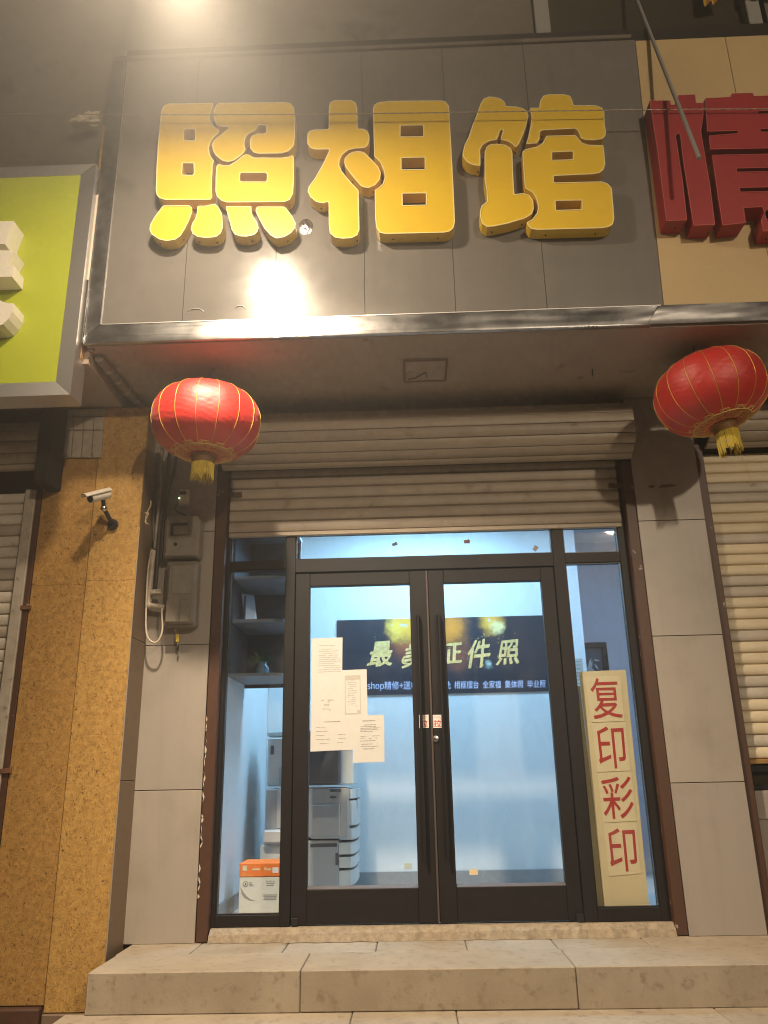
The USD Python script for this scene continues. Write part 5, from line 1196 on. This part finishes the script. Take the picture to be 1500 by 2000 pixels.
for pts, r in (([(332, 880), (326, 930), (318, 985), (312, 1030), (308, 1080), (306, 1120), (303, 1150)], .013), ([(316, 880), (314, 930), (312, 970), (307, 1020), (302, 1072)], .011), ([(345, 890), (333, 950), (322, 1000), (318, 1050), (315, 1095)], .009), ([(306, 885), (303, 940), (300, 1000), (300, 1060)], .008)):
    part('cable', dc, tube(spline([at(x, y, PY - .07) for x, y in pts], 30), r, 8), M['cable_dark'] if r != .011 else M['meter'], smooth=True)
jb = thing('junction_box', 'small grey junction box on the dark wall left of the left lantern', 'box', (-1.7, PY, 3.1))
pbox(jb, 'case', (281, 843), (316, 876), PY - .10, PY - .001, 'meter', .008)
pbox(jb, 'lid', (279, 875), (314, 885), PY - .105, PY - .02, 'meter', .004)
rp = thing('knotted_rope', 'short knotted straw rope hanging at the corner of the tan wall', 'rope', (-1.7, TY, 2.5))
part('strand', rp, tube(spline([at(x, y, TY - .01) for x, y in ((294, 978), (293, 990), (288, 1000), (285, 1012), (286, 1024))], 20), .004, 6), M['rope'])
part('strand', rp, tube(spline([at(x, y, TY - .012) for x, y in ((283, 1002), (290, 1003), (287, 1010), (291, 1024))], 20), .004, 6), M['rope'])
part('knot', rp, ellip(at(288, 1005, TY - .012), (.010, .010, .012), 1), M['rope'])
# conduit across the soffit
cd = thing('soffit_conduit', 'worn grey conduit crossing the soffit above the left lantern', 'pipe', (-1.87, -.5, 3.45))
pA, pB = onz(193, 700, 3.455), onz(262, 779, 3.452)
part('tube', cd, tube([pA, pA * .5 + pB * .5 + (0, 0, .004), pB], .028, 12), M['meter'], smooth=40)
pC = onz(255, 772, 3.45)
part('tube', cd, tube([pC, onz(300, 822, 3.43)], .020, 12), M['pipe'], smooth=40)
for k in (.25, .5, .75):
    p = pA * (1 - k) + pB * k; part('band', cd, tube([p - (0, .012, 0), p + (0, .012, 0)], .032, 12), M['rail'], smooth=40)
solo('screw_anchor', tube([onz(176, 681, 3.45), onz(183, 683, 3.44)], .010, 8), M['silver'], 'bright screw end just under the left corner of the grey sign', 'screw')

# security camera
CYY = TY - .20
sc = thing('security_camera', 'white bullet security camera with sun shroud on the tan wall', 'security camera', at(210, 1010, TY))
ax = at(160, 968, CYY - .10) - at(213, 955, CYY + .08); L_ = np.linalg.norm(ax); ax /= L_
ctr = at(192, 970, CYY)
zx = np.cross((0, 0, 1), ax); zx /= np.linalg.norm(zx); up = np.cross(ax, zx)
def cambox(a0, a1, w0, w1, u0, u1):
    return hexa([ctr + ax * a + zx * w + up * u_ for a in (a0, a1) for w in (w0, w1) for u_ in (u0, u1)])
cyl = tube([ctr - ax * .085, ctr + ax * .068], .030, 18)
part('body', sc, cyl, M['white_plastic'], smooth=40)
part('lens', sc, tube([ctr + ax * .066, ctr + ax * .071], .023, 18), M['black'], smooth=40)
sh_ = []
for i, a in enumerate(np.linspace(-.095, .115, 8)):
    wv = .037 * (1 - max(0, (a - .06) / .09) ** 2 * .65)
    for t_ in np.linspace(-1, 1, 9):
        sh_.append(ctr + ax * a + zx * wv * math.sin(t_ * 1.35) + up * (.016 + .026 * math.cos(t_ * 1.35)))
sh_ = np.array(sh_); inner = sh_ - up * .004
f1 = [[i * 9 + j, i * 9 + j + 1, (i + 1) * 9 + j + 1, (i + 1) * 9 + j] for i in range(7) for j in range(8)]
part('shroud', sc, join((sh_, quads(f1)), (inner, quads(np.array(f1)[:, ::-1]))), M['white_plastic'], smooth=40)
jt = at(203, 993, CYY + .06)
part('arm', sc, tube([ctr - ax * .03 - up * .03, jt, np.array([jt[0] + .02, TY - .02, jt[2] - .07])], .014, 10), M['black'], smooth=40)
part('joint', sc, ellip(jt, (.022, .022, .022), 2), M['silver'], smooth=True)
part('mount', sc, tube([(jt[0] + .02, TY - .03, jt[2] - .07), (jt[0] + .02, TY - .003, jt[2] - .07)], .034, 18), M['black'], smooth=40)

# wire across the signs and the pole in front of the red character
wl = [at(x, y, SY - .16) for x, y in ((-200, 219), (0, 222), (300, 224), (750, 221.5), (1200, 215), (1500, 213), (1800, 212))]
wp = spline(wl, 200)
tw = [wp + np.c_[np.zeros(200), .0022 * np.cos(np.arange(200) * 1.9 + k), .0022 * np.sin(np.arange(200) * 1.9 + k)] for k in (0, math.pi)]
wt = thing('steel_wire', 'thin twisted steel wire stretched across the tops of the yellow characters', 'wire', tuple(wp[100]))
for k in tw: part('strand', wt, tube(k, .0026, 5), M['wire'], smooth=True)
rd = thing('metal_rod', 'pale metal rod slanting down in front of the dark red character', 'rod', at(1360, 306, SY - .42))
rA, rB = at(1228, -40, UW - .03), at(1366, 309, SY - .42)
part('tube', rd, tube([rA, rB], .013, 10), M['window_frame'], smooth=40)
part('wall_bracket', rd, bx(rA[0] - .04, rA[0] + .04, UW - .03, UW - .001, rA[2] - .05, rA[2] + .05, .005), M['dark_metal'])
# hanging cloths at the upper right window
for (cx, cy, w, h, mt, lab) in ((1386, -20, 34, 60, 'yellow_cloth', 'blurred yellow cloth hanging high at the upper right'), (1480, -30, 60, 60, 'pink_cloth', 'pinkish cloth hanging high in the upper right corner')):
    c = at(cx, cy, UW - .05); w *= .0036; h *= .0042
    X, Z = np.meshgrid(np.linspace(-w / 2, w / 2, 20), np.linspace(-h / 2, h / 2, 12), indexing='ij')
    v = np.stack([c[0] + X * (1 - .25 * (Z < 0) * (Z / h)), c[1] + .02 * np.sin(X / w * 14), c[2] + Z + .01 * np.sin(X * 40)], -1).reshape(-1, 3)
    f = quads([[i * 12 + j, (i + 1) * 12 + j, (i + 1) * 12 + j + 1, i * 12 + j + 1] for i in range(19) for j in range(11)])
    solo('hanging_cloth', join((v, f), (v + (0, .003, 0), f[:, ::-1])), M[mt], lab, 'cloth', smooth=60)

# ------------------------------------------------------------------ street lamps
def lamp_body(label, pos, mount):
    t = thing('street_lamp', label, 'street lamp', pos)
    p = np.array(pos, float)
    part('housing', t, move(lathe([(0, .11), (.05, .11), (.08, .08), (.13, .03), (.14, .012), (.13, .012), (.0, .016)], 28), p), M['copier_dark'], smooth=40)
    part('arm', t, tube(spline(mount, 24), .03, 10), M['copier_dark'], smooth=True)
    return t


a_ = LAMP_A
t = lamp_body('street lamp whose white glare the grey sign reflects under the yellow characters', a_, [(a_[0], a_[1], a_[2] + .1), (a_[0], a_[1] + .05, a_[2] + 1.6), (a_[0], UW - .8, a_[2] + 3.2), (a_[0], UW, a_[2] + 3.3)])
disk(t + '/lamp', (0, 0, 0), .12, LAMP_A_POWER, WARM, (0, .10, -1))
l = UsdLux.SphereLight.Define(stage, t + '/reflector'); l.CreateRadiusAttr(.09); l.CreateIntensityAttr(LAMP_A_DOWN); l.CreateColorAttr(Gf.Vec3f(*WARM)); l.CreateNormalizeAttr(True)
aim = np.array([.1, -.75, 0]) - np.array(a_); aim /= np.linalg.norm(aim)
z = -aim; x = np.cross((0, 1.0, 0.1), z); x /= np.linalg.norm(x); y = np.cross(z, x)
mm = np.eye(4); mm[0, :3], mm[1, :3], mm[2, :3], mm[3, :3] = x, y, z, (0, 0, -.12)
l.AddTransformOp().Set(Gf.Matrix4d(*mm.ravel().tolist()))
sp_api = UsdLux.ShapingAPI.Apply(l.GetPrim()); sp_api.CreateShapingConeAngleAttr(37.0); sp_api.CreateShapingConeSoftnessAttr(.85)
b_ = LAMP_B
t = lamp_body('far street lamp across the street behind the viewer', b_, [(b_[0], b_[1], b_[2] + .1), (b_[0] - .4, b_[1] - 1, b_[2] + .5), (b_[0] - .8, b_[1] - 3.0, b_[2] + .2), (b_[0] - .8, b_[1] - 3.2, -.36)])
l = UsdLux.SphereLight.Define(stage, t + '/lamp'); l.CreateRadiusAttr(.2); l.CreateIntensityAttr(LAMP_B_POWER); l.CreateColorAttr(Gf.Vec3f(*WARM)); l.CreateNormalizeAttr(True)
l.AddTranslateOp().Set(Gf.Vec3d(0, 0, -.25))

# ------------------------------------------------------------------ the dusty night air that the lamp lights up
solo('haze', bx(-62, 62, -62, 42, -1.4, 12.0), usdkit.material(stage, LK + 'night_haze', {'v': ('principled_volume', {'color': (.9, .88, .85), 'density': HAZE, 'anisotropy': .7})}, [], volume='v.volume'), kind='stuff')
